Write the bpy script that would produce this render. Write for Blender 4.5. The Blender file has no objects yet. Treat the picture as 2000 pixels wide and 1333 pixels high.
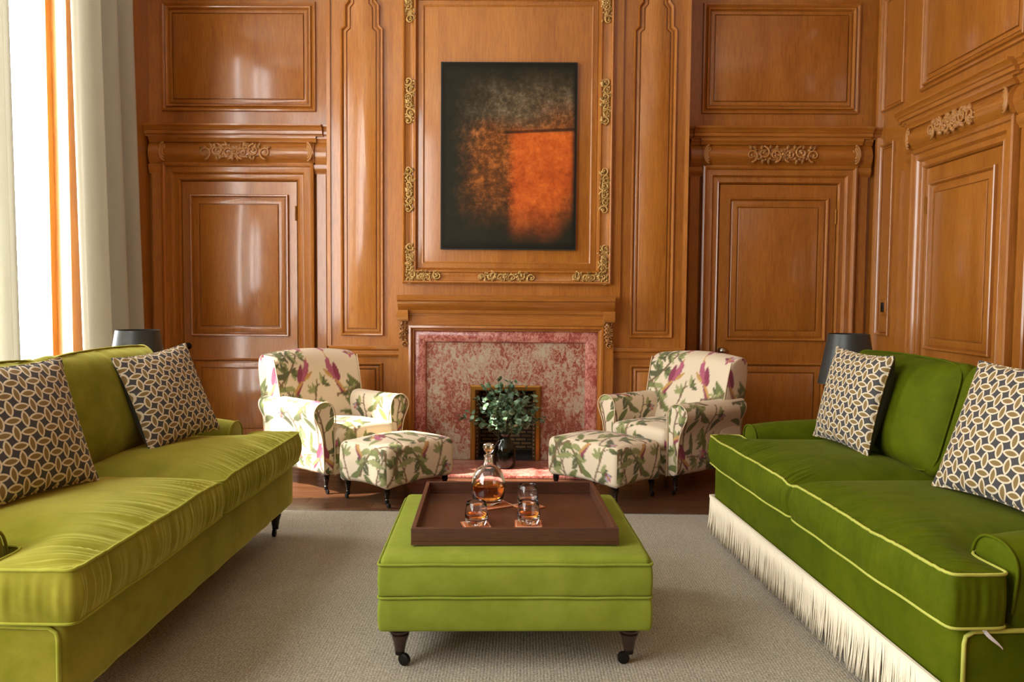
import bpy, bmesh, math, random
import numpy as np
from mathutils import Matrix, Vector
random.seed(7); RNG = np.random.default_rng(11)
S = bpy.context.scene
COL = S.collection
PI = math.pi

# ------------------------------------------------------------------ camera
cam = bpy.data.cameras.new('camera')
cam.sensor_width = 36.0
cam.lens = 36.0 * 1600.0 / 2000.0
cam.clip_start = 0.05
cam_o = bpy.data.objects.new('camera', cam)
COL.objects.link(cam_o)
# columns: camera right / up / back axes expressed in the room's axes
cam_o.matrix_world = Matrix(((0.99987544, -0.00853495, 0.0132762, 0.0),
                             (0.01372772, 0.05522288, -0.99837968, 0.0),
                             (0.00778797, 0.99843757, 0.05533316, 1.25),
                             (0, 0, 0, 1)))
S.camera = cam_o

# ------------------------------------------------------------------ light
world = bpy.data.worlds.new('overcast_sky'); S.world = world
world.use_nodes = True
bg = world.node_tree.nodes['Background']
bg.inputs['Color'].default_value = (0.98, 1.0, 1.0, 1)
bg.inputs['Strength'].default_value = 21.0

def sun_lamp():
    l = bpy.data.lights.new('sun', 'SUN'); l.energy = 24.0; l.angle = math.radians(1.6); l.color = (1.0, 0.93, 0.82)
    o = bpy.data.objects.new('sun', l); COL.objects.link(o)
    d = Vector((1.0, 0.28, -1.10)).normalized()
    o.rotation_euler = d.to_track_quat('-Z', 'Y').to_euler()
sun_lamp()

def area(name, loc, rot, sx, sy, power, color=(0.98, 1.0, 0.99), portal=False, spread=180):
    l = bpy.data.lights.new(name, 'AREA'); l.shape = 'RECTANGLE'; l.size = sx; l.size_y = sy
    l.energy = power; l.color = color
    l.cycles.is_portal = portal
    l.spread = math.radians(spread)
    o = bpy.data.objects.new(name, l); COL.objects.link(o); o.location = loc; o.rotation_euler = rot
    return o
# daylight filling the tall windows of the left wall
area('window_sky_portal', (-3.04, 4.29, 2.07), (0, -PI/2, 0), 3.35, 1.97, 0, portal=True)
area('window_daylight_left', (-2.68, 0.75, 2.10), (0, -PI/2, 0), 3.1, 3.1, 285)

S.view_settings.view_transform = 'Standard'
S.view_settings.look = 'None'
S.view_settings.exposure = -0.10
S.view_settings.gamma = 1.0
S.view_settings.use_curve_mapping = False

# ------------------------------------------------------------------ tagging helpers
def tag(o, label=None, cat=None, group=None, kind=None):
    if label: o['label'] = label
    if cat: o['category'] = cat
    if group: o['group'] = group
    if kind: o['kind'] = kind
    return o

def empty(name, loc=(0, 0, 0), rz=0.0, label=None, cat=None, group=None, kind=None):
    o = bpy.data.objects.new(name, None); COL.objects.link(o)
    o.empty_display_size = 0.1
    o.location = loc; o.rotation_euler = (0, 0, rz)
    return tag(o, label, cat, group, kind)

def obj(name, v, f, mat, parent=None, smooth=False, colors=None, auto=None, recalc=True):
    me = bpy.data.meshes.new(name)
    me.from_pydata([tuple(p) for p in v], [], [tuple(q) for q in f])
    if recalc:
        bm = bmesh.new(); bm.from_mesh(me)
        bmesh.ops.recalc_face_normals(bm, faces=bm.faces)
        bm.to_mesh(me); bm.free()
    if smooth: me.polygons.foreach_set('use_smooth', [True] * len(me.polygons))
    if auto is not None:
        me.polygons.foreach_set('use_smooth', [True] * len(me.polygons))
        me.set_sharp_from_angle(angle=math.radians(auto))
    if colors is not None:
        a = me.color_attributes.new('print', 'FLOAT_COLOR', 'POINT')
        c = np.ones((len(v), 4), np.float32); c[:, :3] = colors
        a.data.foreach_set('color', c.ravel())
    me.update()
    if mat: me.materials.append(mat)
    o = bpy.data.objects.new(name, me); COL.objects.link(o)
    if parent: o.parent = parent
    return o

def copy_tree(o, parent=None):
    c = o.copy(); COL.objects.link(c); c.parent = parent
    for ch in list(o.children): copy_tree(ch, c)
    return c

# ------------------------------------------------------------------ mesh helpers
class MB:
    def __init__(s): s.v = []; s.f = []
    def add(s, v, f):
        n = len(s.v); s.v.extend([tuple(map(float, p)) for p in v])
        s.f.extend([tuple(i + n for i in q) for q in f]); return s
    def box(s, a, b):
        x0, y0, z0 = a; x1, y1, z1 = b
        return s.add([(x0,y0,z0),(x1,y0,z0),(x1,y1,z0),(x0,y1,z0),(x0,y0,z1),(x1,y0,z1),(x1,y1,z1),(x0,y1,z1)],
                     [(0,3,2,1),(4,5,6,7),(0,1,5,4),(1,2,6,5),(2,3,7,6),(3,0,4,7)])
    def lathe(s, prof, n=20, c=(0, 0, 0), axis='z', closed=False):
        v = []; f = []
        m = len(prof)
        for r, h in prof:
            for k in range(n):
                a = 2*PI*k/n
                p = (r*math.cos(a), r*math.sin(a), h)
                if axis == 'y': p = (p[0], p[2], p[1])
                if axis == 'x': p = (p[2], p[0], p[1])
                v.append((p[0]+c[0], p[1]+c[1], p[2]+c[2]))
        for i in range(m - (0 if closed else 1)):
            j = (i+1) % m
            for k in range(n):
                l = (k+1) % n
                f.append((i*n+k, i*n+l, j*n+l, j*n+k))
        if not closed:
            f.append(tuple(range(n-1, -1, -1))); f.append(tuple((m-1)*n+k for k in range(n)))
        return s.add(v, f)
    def tube(s, path, r, n=6, closed=False, cap=True):
        P = np.asarray(path, float); m = len(P)
        rr = np.full(m, r) if np.isscalar(r) else np.asarray(r, float)
        if closed: T = np.roll(P, -1, 0) - np.roll(P, 1, 0)
        else: T = np.gradient(P, axis=0)
        T /= np.linalg.norm(T, axis=1)[:, None] + 1e-12
        up = np.array([0.0, 0, 1]) if abs(T[0][2]) < 0.9 else np.array([1.0, 0, 0])
        N = np.cross(T[0], up); N /= np.linalg.norm(N)
        v = []; f = []
        for i in range(m):
            N = N - T[i]*N.dot(T[i]); N /= np.linalg.norm(N) + 1e-12
            B = np.cross(T[i], N)
            for k in range(n):
                a = 2*PI*k/n
                v.append(P[i] + rr[i]*(math.cos(a)*N + math.sin(a)*B))
        for i in range(m if closed else m-1):
            j = (i+1) % m
            for k in range(n):
                l = (k+1) % n
                f.append((i*n+k, i*n+l, j*n+l, j*n+k))
        if not closed and cap:
            f.append(tuple(range(n-1, -1, -1))); f.append(tuple((m-1)*n+k for k in range(n)))
        return s.add(v, f)
    def ellipsoid(s, c, ax, n=8, m=5):
        # ax: three axis vectors
        A = [np.asarray(a, float) for a in ax]; c = np.asarray(c, float)
        v = [c - A[2]]; f = []
        for i in range(1, m):
            t = PI*i/m - PI/2
            for k in range(n):
                a = 2*PI*k/n
                v.append(c + math.cos(t)*(math.cos(a)*A[0] + math.sin(a)*A[1]) + math.sin(t)*A[2])
        v.append(c + A[2]); top = len(v)-1
        for k in range(n):
            l = (k+1) % n
            f.append((0, 1+l, 1+k)); f.append((top, top-n+k, top-n+l))
            for i in range(m-2):
                f.append((1+i*n+k, 1+i*n+l, 1+(i+1)*n+l, 1+(i+1)*n+k))
        return s.add(v, f)
    def build(s, name, mat, parent=None, **kw): return obj(name, s.v, s.f, mat, parent, **kw)

def axis_pts(h, r, nm, nr):
    a = [-h + r*(1-math.cos(PI/2*i/nr)) for i in range(nr)]
    mid = list(np.linspace(-h+r, h-r, nm+1))
    return np.array(a + mid + [-x for x in reversed(a)])

def rbox(hx, hy, hz, r, nm=(8, 8, 4), nr=4):
    """rounded box centred on the origin -> verts(np), faces"""
    ax = [axis_pts(hx, r, nm[0], nr), axis_pts(hy, r, nm[1], nr), axis_pts(hz, r, nm[2], nr)]
    H = np.array([hx, hy, hz]); key = {}; V = []; F = []
    def vid(i, j, k):
        t = (i, j, k)
        if t not in key:
            key[t] = len(V); V.append((ax[0][i], ax[1][j], ax[2][k]))
        return key[t]
    N = [len(a) for a in ax]
    for a, b, c in ((0, 1, 2), (1, 2, 0), (2, 0, 1)):
        for side in (0, N[c]-1):
            for i in range(N[a]-1):
                for j in range(N[b]-1):
                    q = []
                    for (p, s2) in ((i, j), (i+1, j), (i+1, j+1), (i, j+1)):
                        t = [0, 0, 0]; t[a] = p; t[b] = s2; t[c] = side
                        q.append(vid(*t))
                    F.append(tuple(q if side else q[::-1]))
    V = np.array(V)
    inner = np.clip(V, -(H-r), H-r)
    d = V - inner; L = np.linalg.norm(d, axis=1); L[L < 1e-9] = 1
    V = inner + d/L[:, None]*r
    return V, F

def subdiv(v, f, levels=3, crease=None):
    me = bpy.data.meshes.new('tmp'); me.from_pydata([tuple(p) for p in v], [], [tuple(q) for q in f]); me.update()
    if crease:
        at = me.attributes.new('crease_edge', 'FLOAT', 'EDGE')
        for e in me.edges:
            if tuple(sorted(e.vertices)) in crease: at.data[e.index].value = 1.0
    o = bpy.data.objects.new('tmp', me); COL.objects.link(o)
    m = o.modifiers.new('s', 'SUBSURF'); m.levels = levels; m.render_levels = levels
    ev = o.evaluated_get(bpy.context.evaluated_depsgraph_get()); em = ev.to_mesh()
    V = np.empty(len(em.vertices)*3, np.float32); em.vertices.foreach_get('co', V)
    F = [tuple(p.vertices) for p in em.polygons]
    ev.to_mesh_clear(); bpy.data.objects.remove(o); bpy.data.meshes.remove(me)
    return V.reshape(-1, 3).astype(float), F

def pair_sweep(front, rear, stations, place):
    """closed body: at every station a strip section given by two equally long lists; place(a, b, s) -> xyz"""
    n = len(front); ring = list(front) + list(reversed(rear)); m = len(ring); v = []; f = []
    for s in stations:
        for a, b in ring: v.append(place(a, b, s))
    for i in range(len(stations)-1):
        for k in range(m):
            l = (k+1) % m
            f.append((i*m+k, i*m+l, (i+1)*m+l, (i+1)*m+k))
    for i, flip in ((0, True), (len(stations)-1, False)):
        for k in range(n-1):
            q = (i*m+k, i*m+k+1, i*m+m-2-k, i*m+m-1-k)
            f.append(q[::-1] if flip else q)
    return v, f

def bspline(P, sub=8):
    P = np.asarray(P, float); out = []; n = len(P)
    for i in range(n):
        a, b, c, d = P[(i-1) % n], P[i], P[(i+1) % n], P[(i+2) % n]
        for k in range(sub):
            t = k/sub
            out.append(((1-t)**3*a + (3*t**3-6*t*t+4)*b + (-3*t**3+3*t*t+3*t+1)*c + t**3*d)/6)
    return np.array(out)

def voxel_cage(xs, ys, zs, occ):
    key = {}; V = []; F = []; FN = []
    def vid(i, j, k):
        if (i, j, k) not in key: key[(i, j, k)] = len(V); V.append((xs[i], ys[j], zs[k]))
        return key[(i, j, k)]
    nx, ny, nz = len(xs)-1, len(ys)-1, len(zs)-1
    def o(i, j, k): return 0 <= i < nx and 0 <= j < ny and 0 <= k < nz and occ((xs[i]+xs[i+1])/2, (ys[j]+ys[j+1])/2)
    for i in range(nx):
        for j in range(ny):
            for k in range(nz):
                if not o(i, j, k): continue
                for d, q in (((1,0,0), ((i+1,j,k),(i+1,j+1,k),(i+1,j+1,k+1),(i+1,j,k+1))), ((-1,0,0), ((i,j,k),(i,j,k+1),(i,j+1,k+1),(i,j+1,k))),
                             ((0,1,0), ((i,j+1,k),(i,j+1,k+1),(i+1,j+1,k+1),(i+1,j+1,k))), ((0,-1,0), ((i,j,k),(i+1,j,k),(i+1,j,k+1),(i,j,k+1))),
                             ((0,0,1), ((i,j,k+1),(i+1,j,k+1),(i+1,j+1,k+1),(i,j+1,k+1))), ((0,0,-1), ((i,j,k),(i,j+1,k),(i+1,j+1,k),(i+1,j,k)))):
                    if not o(i+d[0], j+d[1], k+d[2]):
                        F.append(tuple(vid(*t) for t in q)); FN.append(abs(d[2]))
    em = {}
    for q, h in zip(F, FN):
        for a, b in zip(q, q[1:]+q[:1]): em.setdefault(tuple(sorted((a, b))), []).append(h)
    crease = {e for e, h in em.items() if len(set(h)) == 2}
    loops = []
    for z in (zs[-1], zs[0]):
        E = [e for e in crease if V[e[0]][2] == z]
        adj = {}
        for a, b in E: adj.setdefault(a, []).append(b); adj.setdefault(b, []).append(a)
        st = E[0][0]; loop = [st]; prev = None; cur = st
        while True:
            nx_ = [x for x in adj[cur] if x != prev][0]
            if nx_ == st: break
            loop.append(nx_); prev, cur = cur, nx_
        loops.append(np.array([V[i] for i in loop]))
    return V, F, crease, loops

def poly_dist(P, poly):
    """smooth distance to a closed outline (no creases along its medial axis)"""
    nxt = np.roll(poly, -1, 0); mid = (poly+nxt)/2; ln = np.linalg.norm(nxt-poly, axis=1); acc = np.zeros(len(P))
    for m, l in zip(mid, ln): acc += l/(((P-m)**2).sum(1)+1e-4)**2
    return np.clip((acc/(PI/2))**(-1/3) - 0.006, 0, 9)

def wob(x, seed, freqs):
    r = np.random.default_rng(seed); o = np.zeros_like(x)
    for k in freqs: o += np.sin(2*PI*k*x*(1+0.05*r.normal()) + r.uniform(0, 6.28))*r.uniform(0.6, 1)
    return o/len(freqs)

# ------------------------------------------------------------------ materials
def srgb(r, g, b):
    def l(c):
        c /= 255.0
        return c/12.92 if c <= 0.04045 else ((c+0.055)/1.055)**2.4
    return (l(r), l(g), l(b), 1.0)

class NT:
    def __init__(s, name):
        s.m = bpy.data.materials.new(name); s.m.use_nodes = True
        s.t = s.m.node_tree; s.b = s.t.nodes['Principled BSDF']
        s.out = s.t.nodes['Material Output']
    def n(s, typ, **kw):
        nd = s.t.nodes.new(typ)
        for k, v in kw.items():
            if k.startswith('_'): setattr(nd, k[1:], v)
            else:
                key = int(k[1:]) if k[0] == 'i' and k[1:].isdigit() else k.replace('__', ' ')
                s.set(nd.inputs[key], v)
        return nd
    def set(s, inp, v):
        if hasattr(v, 'is_output') or isinstance(v, bpy.types.NodeSocket): s.t.links.new(v, inp)
        else: inp.default_value = v
    def math(s, op, a, b=0.0, c=0.0, clamp=False):
        nd = s.n('ShaderNodeMath', _operation=op, _use_clamp=clamp)
        s.set(nd.inputs[0], a); s.set(nd.inputs[1], b); s.set(nd.inputs[2], c)
        return nd.outputs[0]
    def coord(s, kind='Object'): return s.n('ShaderNodeTexCoord').outputs[kind]
    def mapv(s, vec, scale=(1, 1, 1), loc=(0, 0, 0), rot=(0, 0, 0)):
        nd = s.n('ShaderNodeMapping'); s.set(nd.inputs['Vector'], vec)
        nd.inputs['Scale'].default_value = scale; nd.inputs['Location'].default_value = loc; nd.inputs['Rotation'].default_value = rot
        return nd.outputs[0]
    def noise(s, vec, scale=5, detail=4, rough=0.55, dist=0.0):
        nd = s.n('ShaderNodeTexNoise'); s.set(nd.inputs['Vector'], vec)
        nd.inputs['Scale'].default_value = scale; nd.inputs['Detail'].default_value = detail
        nd.inputs['Roughness'].default_value = rough; nd.inputs['Distortion'].default_value = dist
        return nd.outputs['Fac']
    def ramp(s, fac, stops, interp='LINEAR'):
        nd = s.n('ShaderNodeValToRGB'); cr = nd.color_ramp; cr.interpolation = interp
        while len(cr.elements) < len(stops): cr.elements.new(0.5)
        for e, (p, c) in zip(cr.elements, stops):
            e.position = p; e.color = c if len(c) == 4 else (*c, 1)
        s.set(nd.inputs[0], fac); return nd.outputs[0]
    def mix(s, fac, a, b, blend='MIX'):
        nd = s.n('ShaderNodeMix', _data_type='RGBA', _blend_type=blend)
        s.set(nd.inputs[0], fac); s.set(nd.inputs[6], a); s.set(nd.inputs[7], b)
        return nd.outputs[2]
    def smooth(s, x, a, b):
        nd = s.n('ShaderNodeMapRange', _interpolation_type='SMOOTHSTEP')
        s.set(nd.inputs[0], x); nd.inputs[1].default_value = a; nd.inputs[2].default_value = b
        nd.inputs[3].default_value = 0; nd.inputs[4].default_value = 1
        return nd.outputs[0]
    def sep(s, v):
        nd = s.n('ShaderNodeSeparateXYZ'); s.set(nd.inputs[0], v); return nd.outputs
    def bump(s, h, strength=0.3, dist=0.005):
        nd = s.n('ShaderNodeBump'); s.set(nd.inputs['Height'], h)
        nd.inputs['Strength'].default_value = strength; nd.inputs['Distance'].default_value = dist
        s.t.links.new(nd.outputs[0], s.b.inputs['Normal'])
    def p(s, **kw):
        for k, v in kw.items(): s.set(s.b.inputs[k.replace('__', ' ')], v)
        return s

def simple(name, col, rough=0.5, metal=0.0, **kw):
    t = NT(name); t.p(Base__Color=col, Roughness=rough, Metallic=metal, **kw)
    t.p(Base__Color=t.mix(t.math('MULTIPLY', t.noise(t.coord(), 60, 3), 0.25), col, (col[0]*0.7, col[1]*0.7, col[2]*0.7, 1)))
    return t.m

def wood(name, axis, lo, mid, hi, rough=0.38, coat=0.85, fine=1.0):
    t = NT(name); c = t.coord()
    sc = [46.0*fine]*3; sc[axis] = 2.4*fine
    sb = [5.0]*3; sb[axis] = 0.8
    rnd = t.n('ShaderNodeObjectInfo').outputs['Random']
    off = t.n('ShaderNodeVectorMath', _operation='ADD'); t.set(off.inputs[0], c)
    cmb = t.n('ShaderNodeCombineXYZ'); t.set(cmb.inputs[0], t.math('MULTIPLY', rnd, 7.0)); t.set(cmb.inputs[2], t.math('MULTIPLY', rnd, 3.0))
    t.set(off.inputs[1], cmb.outputs[0]); v = off.outputs[0]
    g = t.noise(t.mapv(v, sc), 3.0, 6, 0.62, 0.5)
    b = t.noise(t.mapv(v, sb), 1.3, 3, 0.55, 0.4)
    f = t.math('ADD', t.math('MULTIPLY', g, 0.62), t.math('MULTIPLY', b, 0.38))
    f = t.math('ADD', f, t.math('MULTIPLY', t.math('SUBTRACT', rnd, 0.5), 0.05))
    col = t.ramp(f, [(0.28, lo), (0.5, mid), (0.72, hi)])
    sp = [170.0]*3; sp[axis] = 9.0
    pores = t.noise(t.mapv(v, sp), 1.0, 2, 0.6)
    col = t.mix(t.smooth(pores, 0.62, 0.75), col, lo)
    t.p(Base__Color=col, Roughness=t.math('ADD', rough, t.math('MULTIPLY', t.math('SUBTRACT', b, 0.5), 0.18)), Coat__Weight=coat, Coat__Roughness=0.13)
    t.bump(g, 0.06, 0.003)
    return t.m

OAK = (srgb(132, 73, 20), srgb(165, 101, 31), srgb(186, 121, 44))
M = {}
M['oak_v'] = wood('oak_vertical_grain', 2, *OAK)
M['oak_x'] = wood('oak_horizontal_grain', 0, *OAK)
M['oak_y'] = wood('oak_side_grain', 1, *OAK)
M['carved'] = simple('carved_oak', srgb(178, 124, 66), 0.34)
M['gilt'] = simple('gilded_carving', srgb(196, 158, 92), 0.36, 0.3)
M['floorwood'] = wood('dark_floor_boards', 0, srgb(52, 30, 18), srgb(84, 52, 32), srgb(112, 74, 48), 0.3, 0.25)
M['darkwood'] = wood('dark_turned_wood', 2, srgb(30, 18, 12), srgb(48, 29, 20), srgb(64, 40, 27), 0.3, 0.3, 2.0)
M['traywood'] = wood('walnut_tray', 0, srgb(50, 28, 17), srgb(76, 44, 28), srgb(98, 60, 40), 0.38, 0.15, 1.6)
M['ebony'] = simple('ebonised_wood', srgb(34, 24, 18), 0.22)
M['brass'] = simple('aged_brass', srgb(176, 128, 60), 0.3, 0.9)
M['iron'] = simple('dark_iron', srgb(30, 27, 24), 0.4, 0.6)
M['steel'] = simple('polished_steel', srgb(190, 188, 180), 0.2, 1.0)
M['black'] = simple('black_plastic', srgb(22, 20, 18), 0.35)
M['plaster'] = simple('white_plaster', srgb(236, 230, 218), 0.9)
M['white_paint'] = simple('white_paint', srgb(240, 236, 226), 0.5)
M['soot'] = simple('sooty_lining', srgb(34, 28, 24), 0.9)
M['cotton'] = simple('cream_cotton_fringe', srgb(238, 226, 200), 0.8)
M['label'] = simple('white_care_label', srgb(230, 230, 235), 0.7)
M['shade'] = simple('black_card_shade', srgb(44, 48, 46), 0.42)
M['leather'] = simple('tan_leather_coaster', srgb(176, 98, 54), 0.4)
M['stem'] = simple('plant_stem', srgb(74, 82, 48), 0.6)

def velvet(name, c1, c2, nap=1.0, sheen=0.35, tint=(0.82, 0.82, 0.22, 1)):
    t = NT(name); c = t.coord()
    n1 = t.noise(t.mapv(c, (1, 1, 1.4)), 3.2, 5, 0.6, 0.6)
    n2 = t.noise(c, 14, 4, 0.6, 0.3)
    f = t.math('ADD', t.math('MULTIPLY', n1, 0.65), t.math('MULTIPLY', n2, 0.35))
    col = t.ramp(f, [(0.36, c1), (0.62, c2)])
    t.p(Base__Color=col, Roughness=0.72, Sheen__Weight=sheen, Sheen__Roughness=0.35, Sheen__Tint=tint, Specular__IOR__Level=0.08)
    t.bump(t.noise(c, 420, 2), 0.12, 0.002)
    return t.m
M['velvet'] = velvet('green_velvet_lit', srgb(110, 108, 22), srgb(136, 130, 42), sheen=1.0)  # both sofas share one cloth; this copy carries the lit tone and sheen
M['velvet_shaded'] = velvet('green_velvet_shaded', srgb(64, 77, 1), srgb(82, 92, 4), sheen=0.08)  # same sofa cloth with its shade put into a darker colour
M['velvet_o'] = velvet('leaf_green_velvet', srgb(110, 124, 34), srgb(130, 142, 50))
M['piping'] = velvet('piping_velvet_lit', srgb(128, 130, 36), srgb(150, 150, 54), sheen=0.5)  # sofa velvet lightened: light caught on the cord put into the colour
M['piping_highlight'] = velvet('piping_velvet_highlight', srgb(160, 164, 66), srgb(182, 184, 90), sheen=0.5)  # paler again, the highlight along the cord painted into the colour
M['charcoal'] = velvet('charcoal_velvet', srgb(52, 50, 42), srgb(66, 62, 52), sheen=0.2, tint=(0.6, 0.6, 0.5, 1))

def ring_cloth(name, outline, fill, ground):
    """woven pattern of interlocking rings: pointed petals with a pale outline on a dark ground"""
    t = NT(name); x, y, z = t.sep(t.mapv(t.coord(), (1/0.042, 1/0.042, 1)))
    def petal(px, py, swap):
        # petals sit on every second square of a chequer; tips touch the flanks of the crossing ones
        p1 = t.math('MULTIPLY', t.math('ADD', px, py), 0.5); p2 = t.math('MULTIPLY', t.math('SUBTRACT', px, py), 0.5)
        r1 = t.math('SUBTRACT', p1, t.math('ROUND', p1)); r2 = t.math('SUBTRACT', p2, t.math('ROUND', p2))
        dx, dy = t.math('ADD', r1, r2), t.math('SUBTRACT', r1, r2)
        if swap: dx, dy = dy, dx
        q = t.math('ADD', t.math('ABSOLUTE', dy), 0.60)
        return t.math('SUBTRACT', t.math('SQRT', t.math('ADD', t.math('MULTIPLY', dx, dx), t.math('MULTIPLY', q, q))), 0.93)
    d = t.math('MINIMUM', petal(x, y, False), petal(t.math('ADD', x, 1.0), y, True))
    inside = t.math('SUBTRACT', 1.0, t.smooth(d, -0.02, 0.02))
    core = t.math('SUBTRACT', 1.0, t.smooth(d, -0.155, -0.115))
    col = t.mix(core, t.mix(inside, ground, outline), fill)
    wv = t.noise(t.mapv(t.coord(), (300, 1200, 300)), 1, 1)
    col = t.mix(t.math('MULTIPLY', wv, 0.35), col, t.mix(0.5, col, (0.02, 0.02, 0.02, 1)))
    t.p(Base__Color=col, Roughness=0.75, Sheen__Weight=0.1)
    t.bump(inside, 0.35, 0.003)
    return t.m
M['rings'] = ring_cloth('interlocking_ring_weave', srgb(214, 200, 172), srgb(126, 100, 48), srgb(58, 54, 54))

def printed():
    t = NT('floral_bird_print_linen')
    a = t.n('ShaderNodeAttribute'); a.attribute_name = 'print'
    w = t.noise(t.coord(), 500, 2)
    t.p(Base__Color=t.mix(t.math('MULTIPLY', w, 0.2), a.outputs['Color'], t.mix(0.3, a.outputs['Color'], (0.2, 0.17, 0.12, 1))),
        Roughness=0.8, Sheen__Weight=0.12)
    t.bump(w, 0.15, 0.001)
    return t.m
M['print'] = printed()

def marble(name, ground, vein, dark, scale):
    t = NT(name); c = t.coord()
    n1 = t.noise(t.mapv(c, (1, 1, 0.6)), scale, 7, 0.68, 1.6)
    n2 = t.noise(c, scale*3.0, 5, 0.7, 1.0)
    n3 = t.noise(t.mapv(c, (1, 1, 1), (3, 1, 7)), scale*0.22, 2, 0.5)
    f = t.math('ADD', t.math('ADD', t.math('MULTIPLY', n1, 0.6), t.math('MULTIPLY', n2, 0.4)), t.math('MULTIPLY', t.math('SUBTRACT', n3, 0.5), 0.30))
    col = t.ramp(f, [(0.40, ground), (0.48, t_mix(ground, vein, 0.35)), (0.53, vein), (0.60, dark), (0.66, t_mix(ground, vein, 0.5))])
    t.p(Base__Color=col, Roughness=0.28, Coat__Weight=0.2)
    return t.m
def t_mix(a, b, f): return tuple(a[i]*(1-f)+b[i]*f for i in range(3)) + (1.0,)
M['marble_slab'] = marble('grey_pink_marble', srgb(178, 166, 144), srgb(158, 90, 70), srgb(118, 48, 36), 26)
M['marble_frame'] = marble('rose_marble', srgb(206, 150, 134), srgb(164, 80, 70), srgb(132, 54, 48), 36)

def rug_mat():
    t = NT('grey_ribbed_wool'); c = t.coord()
    x, y, z = t.sep(c)
    rib = t.math('SINE', t.math('MULTIPLY', x, 2*PI/0.011))
    knot = t.math('SINE', t.math('ADD', t.math('MULTIPLY', y, 2*PI/0.012), t.math('MULTIPLY', t.math('FLOOR', t.math('MULTIPLY', x, 1/0.011)), PI)))
    sp = t.noise(c, 150, 3, 0.75); big = t.noise(c, 2.0, 3)
    f = t.math('ADD', t.math('MULTIPLY', sp, 0.75), t.math('MULTIPLY', t.math('ADD', rib, knot), 0.022))
    f = t.math('ADD', f, t.math('MULTIPLY', t.math('SUBTRACT', big, 0.5), 0.12))
    col = t.ramp(f, [(0.26, srgb(112, 103, 86)), (0.42, srgb(168, 159, 138)), (0.58, srgb(206, 199, 180))])
    t.p(Base__Color=col, Roughness=0.95, Sheen__Weight=0.15)
    t.bump(t.math('ADD', t.math('MULTIPLY', t.math('ADD', rib, knot), 0.4), t.math('MULTIPLY', sp, 3.0)), 0.5, 0.004)
    return t.m
M['rug'] = rug_mat()
M['rug_edge'] = simple('dark_rug_binding', srgb(74, 68, 62), 0.9)

def curtain_mat(name, col, trans):
    t = NT(name)
    d = t.n('ShaderNodeBsdfDiffuse'); tr = t.n('ShaderNodeBsdfTranslucent')
    wv = t.noise(t.mapv(t.coord(), (300, 300, 60)), 1, 2)
    c2 = t.mix(t.math('MULTIPLY', wv, 0.3), col, (col[0]*0.75, col[1]*0.75, col[2]*0.75, 1))
    t.set(d.inputs['Color'], c2); t.set(tr.inputs['Color'], c2)
    mx = t.n('ShaderNodeMixShader'); mx.inputs[0].default_value = trans
    t.t.links.new(d.outputs[0], mx.inputs[1]); t.t.links.new(tr.outputs[0], mx.inputs[2])
    t.t.links.new(mx.outputs[0], t.out.inputs['Surface']); t.t.nodes.remove(t.b)
    return t.m
M['curtain'] = curtain_mat('oatmeal_linen_curtain', srgb(204, 202, 190), 0.34)
M['net'] = curtain_mat('white_net', srgb(240, 238, 232), 0.42)
M['sheer'] = curtain_mat('white_sheer', srgb(236, 232, 222), 0.12)

def thin_glass():
    t = NT('window_glass')
    a = t.n('ShaderNodeBsdfTransparent'); g = t.n('ShaderNodeBsdfGlossy'); g.inputs['Roughness'].default_value = 0.02
    mx = t.n('ShaderNodeMixShader'); mx.inputs[0].default_value = 0.06
    t.t.links.new(a.outputs[0], mx.inputs[1]); t.t.links.new(g.outputs[0], mx.inputs[2])
    t.t.links.new(mx.outputs[0], t.out.inputs['Surface']); t.t.nodes.remove(t.b)
    return t.m
M['pane'] = thin_glass()
def glass(name, col, rough=0.0, ior=1.5):
    t = NT(name); t.p(Base__Color=col, Roughness=rough, IOR=ior, Transmission__Weight=1.0); return t.m
M['crystal'] = glass('clear_crystal', (1, 1, 1, 1))
M['whisky'] = glass('amber_whisky', (0.75, 0.25, 0.03, 1), 0.0, 1.35)
M['vase'] = glass('dark_green_glass', (0.10, 0.17, 0.12, 1), 0.03)

def firebrick():
    t = NT('firebrick_lining'); b = t.n('ShaderNodeTexBrick'); c = t.coord()
    cx, cy, cz = t.sep(c); cb = t.n('ShaderNodeCombineXYZ')
    t.set(cb.inputs[0], t.math('ADD', cx, cy)); t.set(cb.inputs[1], cz); t.set(b.inputs['Vector'], cb.outputs[0])
    b.inputs['Color1'].default_value = srgb(150, 116, 74); b.inputs['Color2'].default_value = srgb(112, 86, 56); b.inputs['Mortar'].default_value = srgb(46, 36, 26)
    b.inputs['Scale'].default_value = 1; b.inputs['Mortar Size'].default_value = 0.006; b.inputs['Brick Width'].default_value = 0.09; b.inputs['Row Height'].default_value = 0.03
    t.p(Base__Color=b.outputs[0], Roughness=0.9); return t.m
M['firebrick'] = firebrick()

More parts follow.
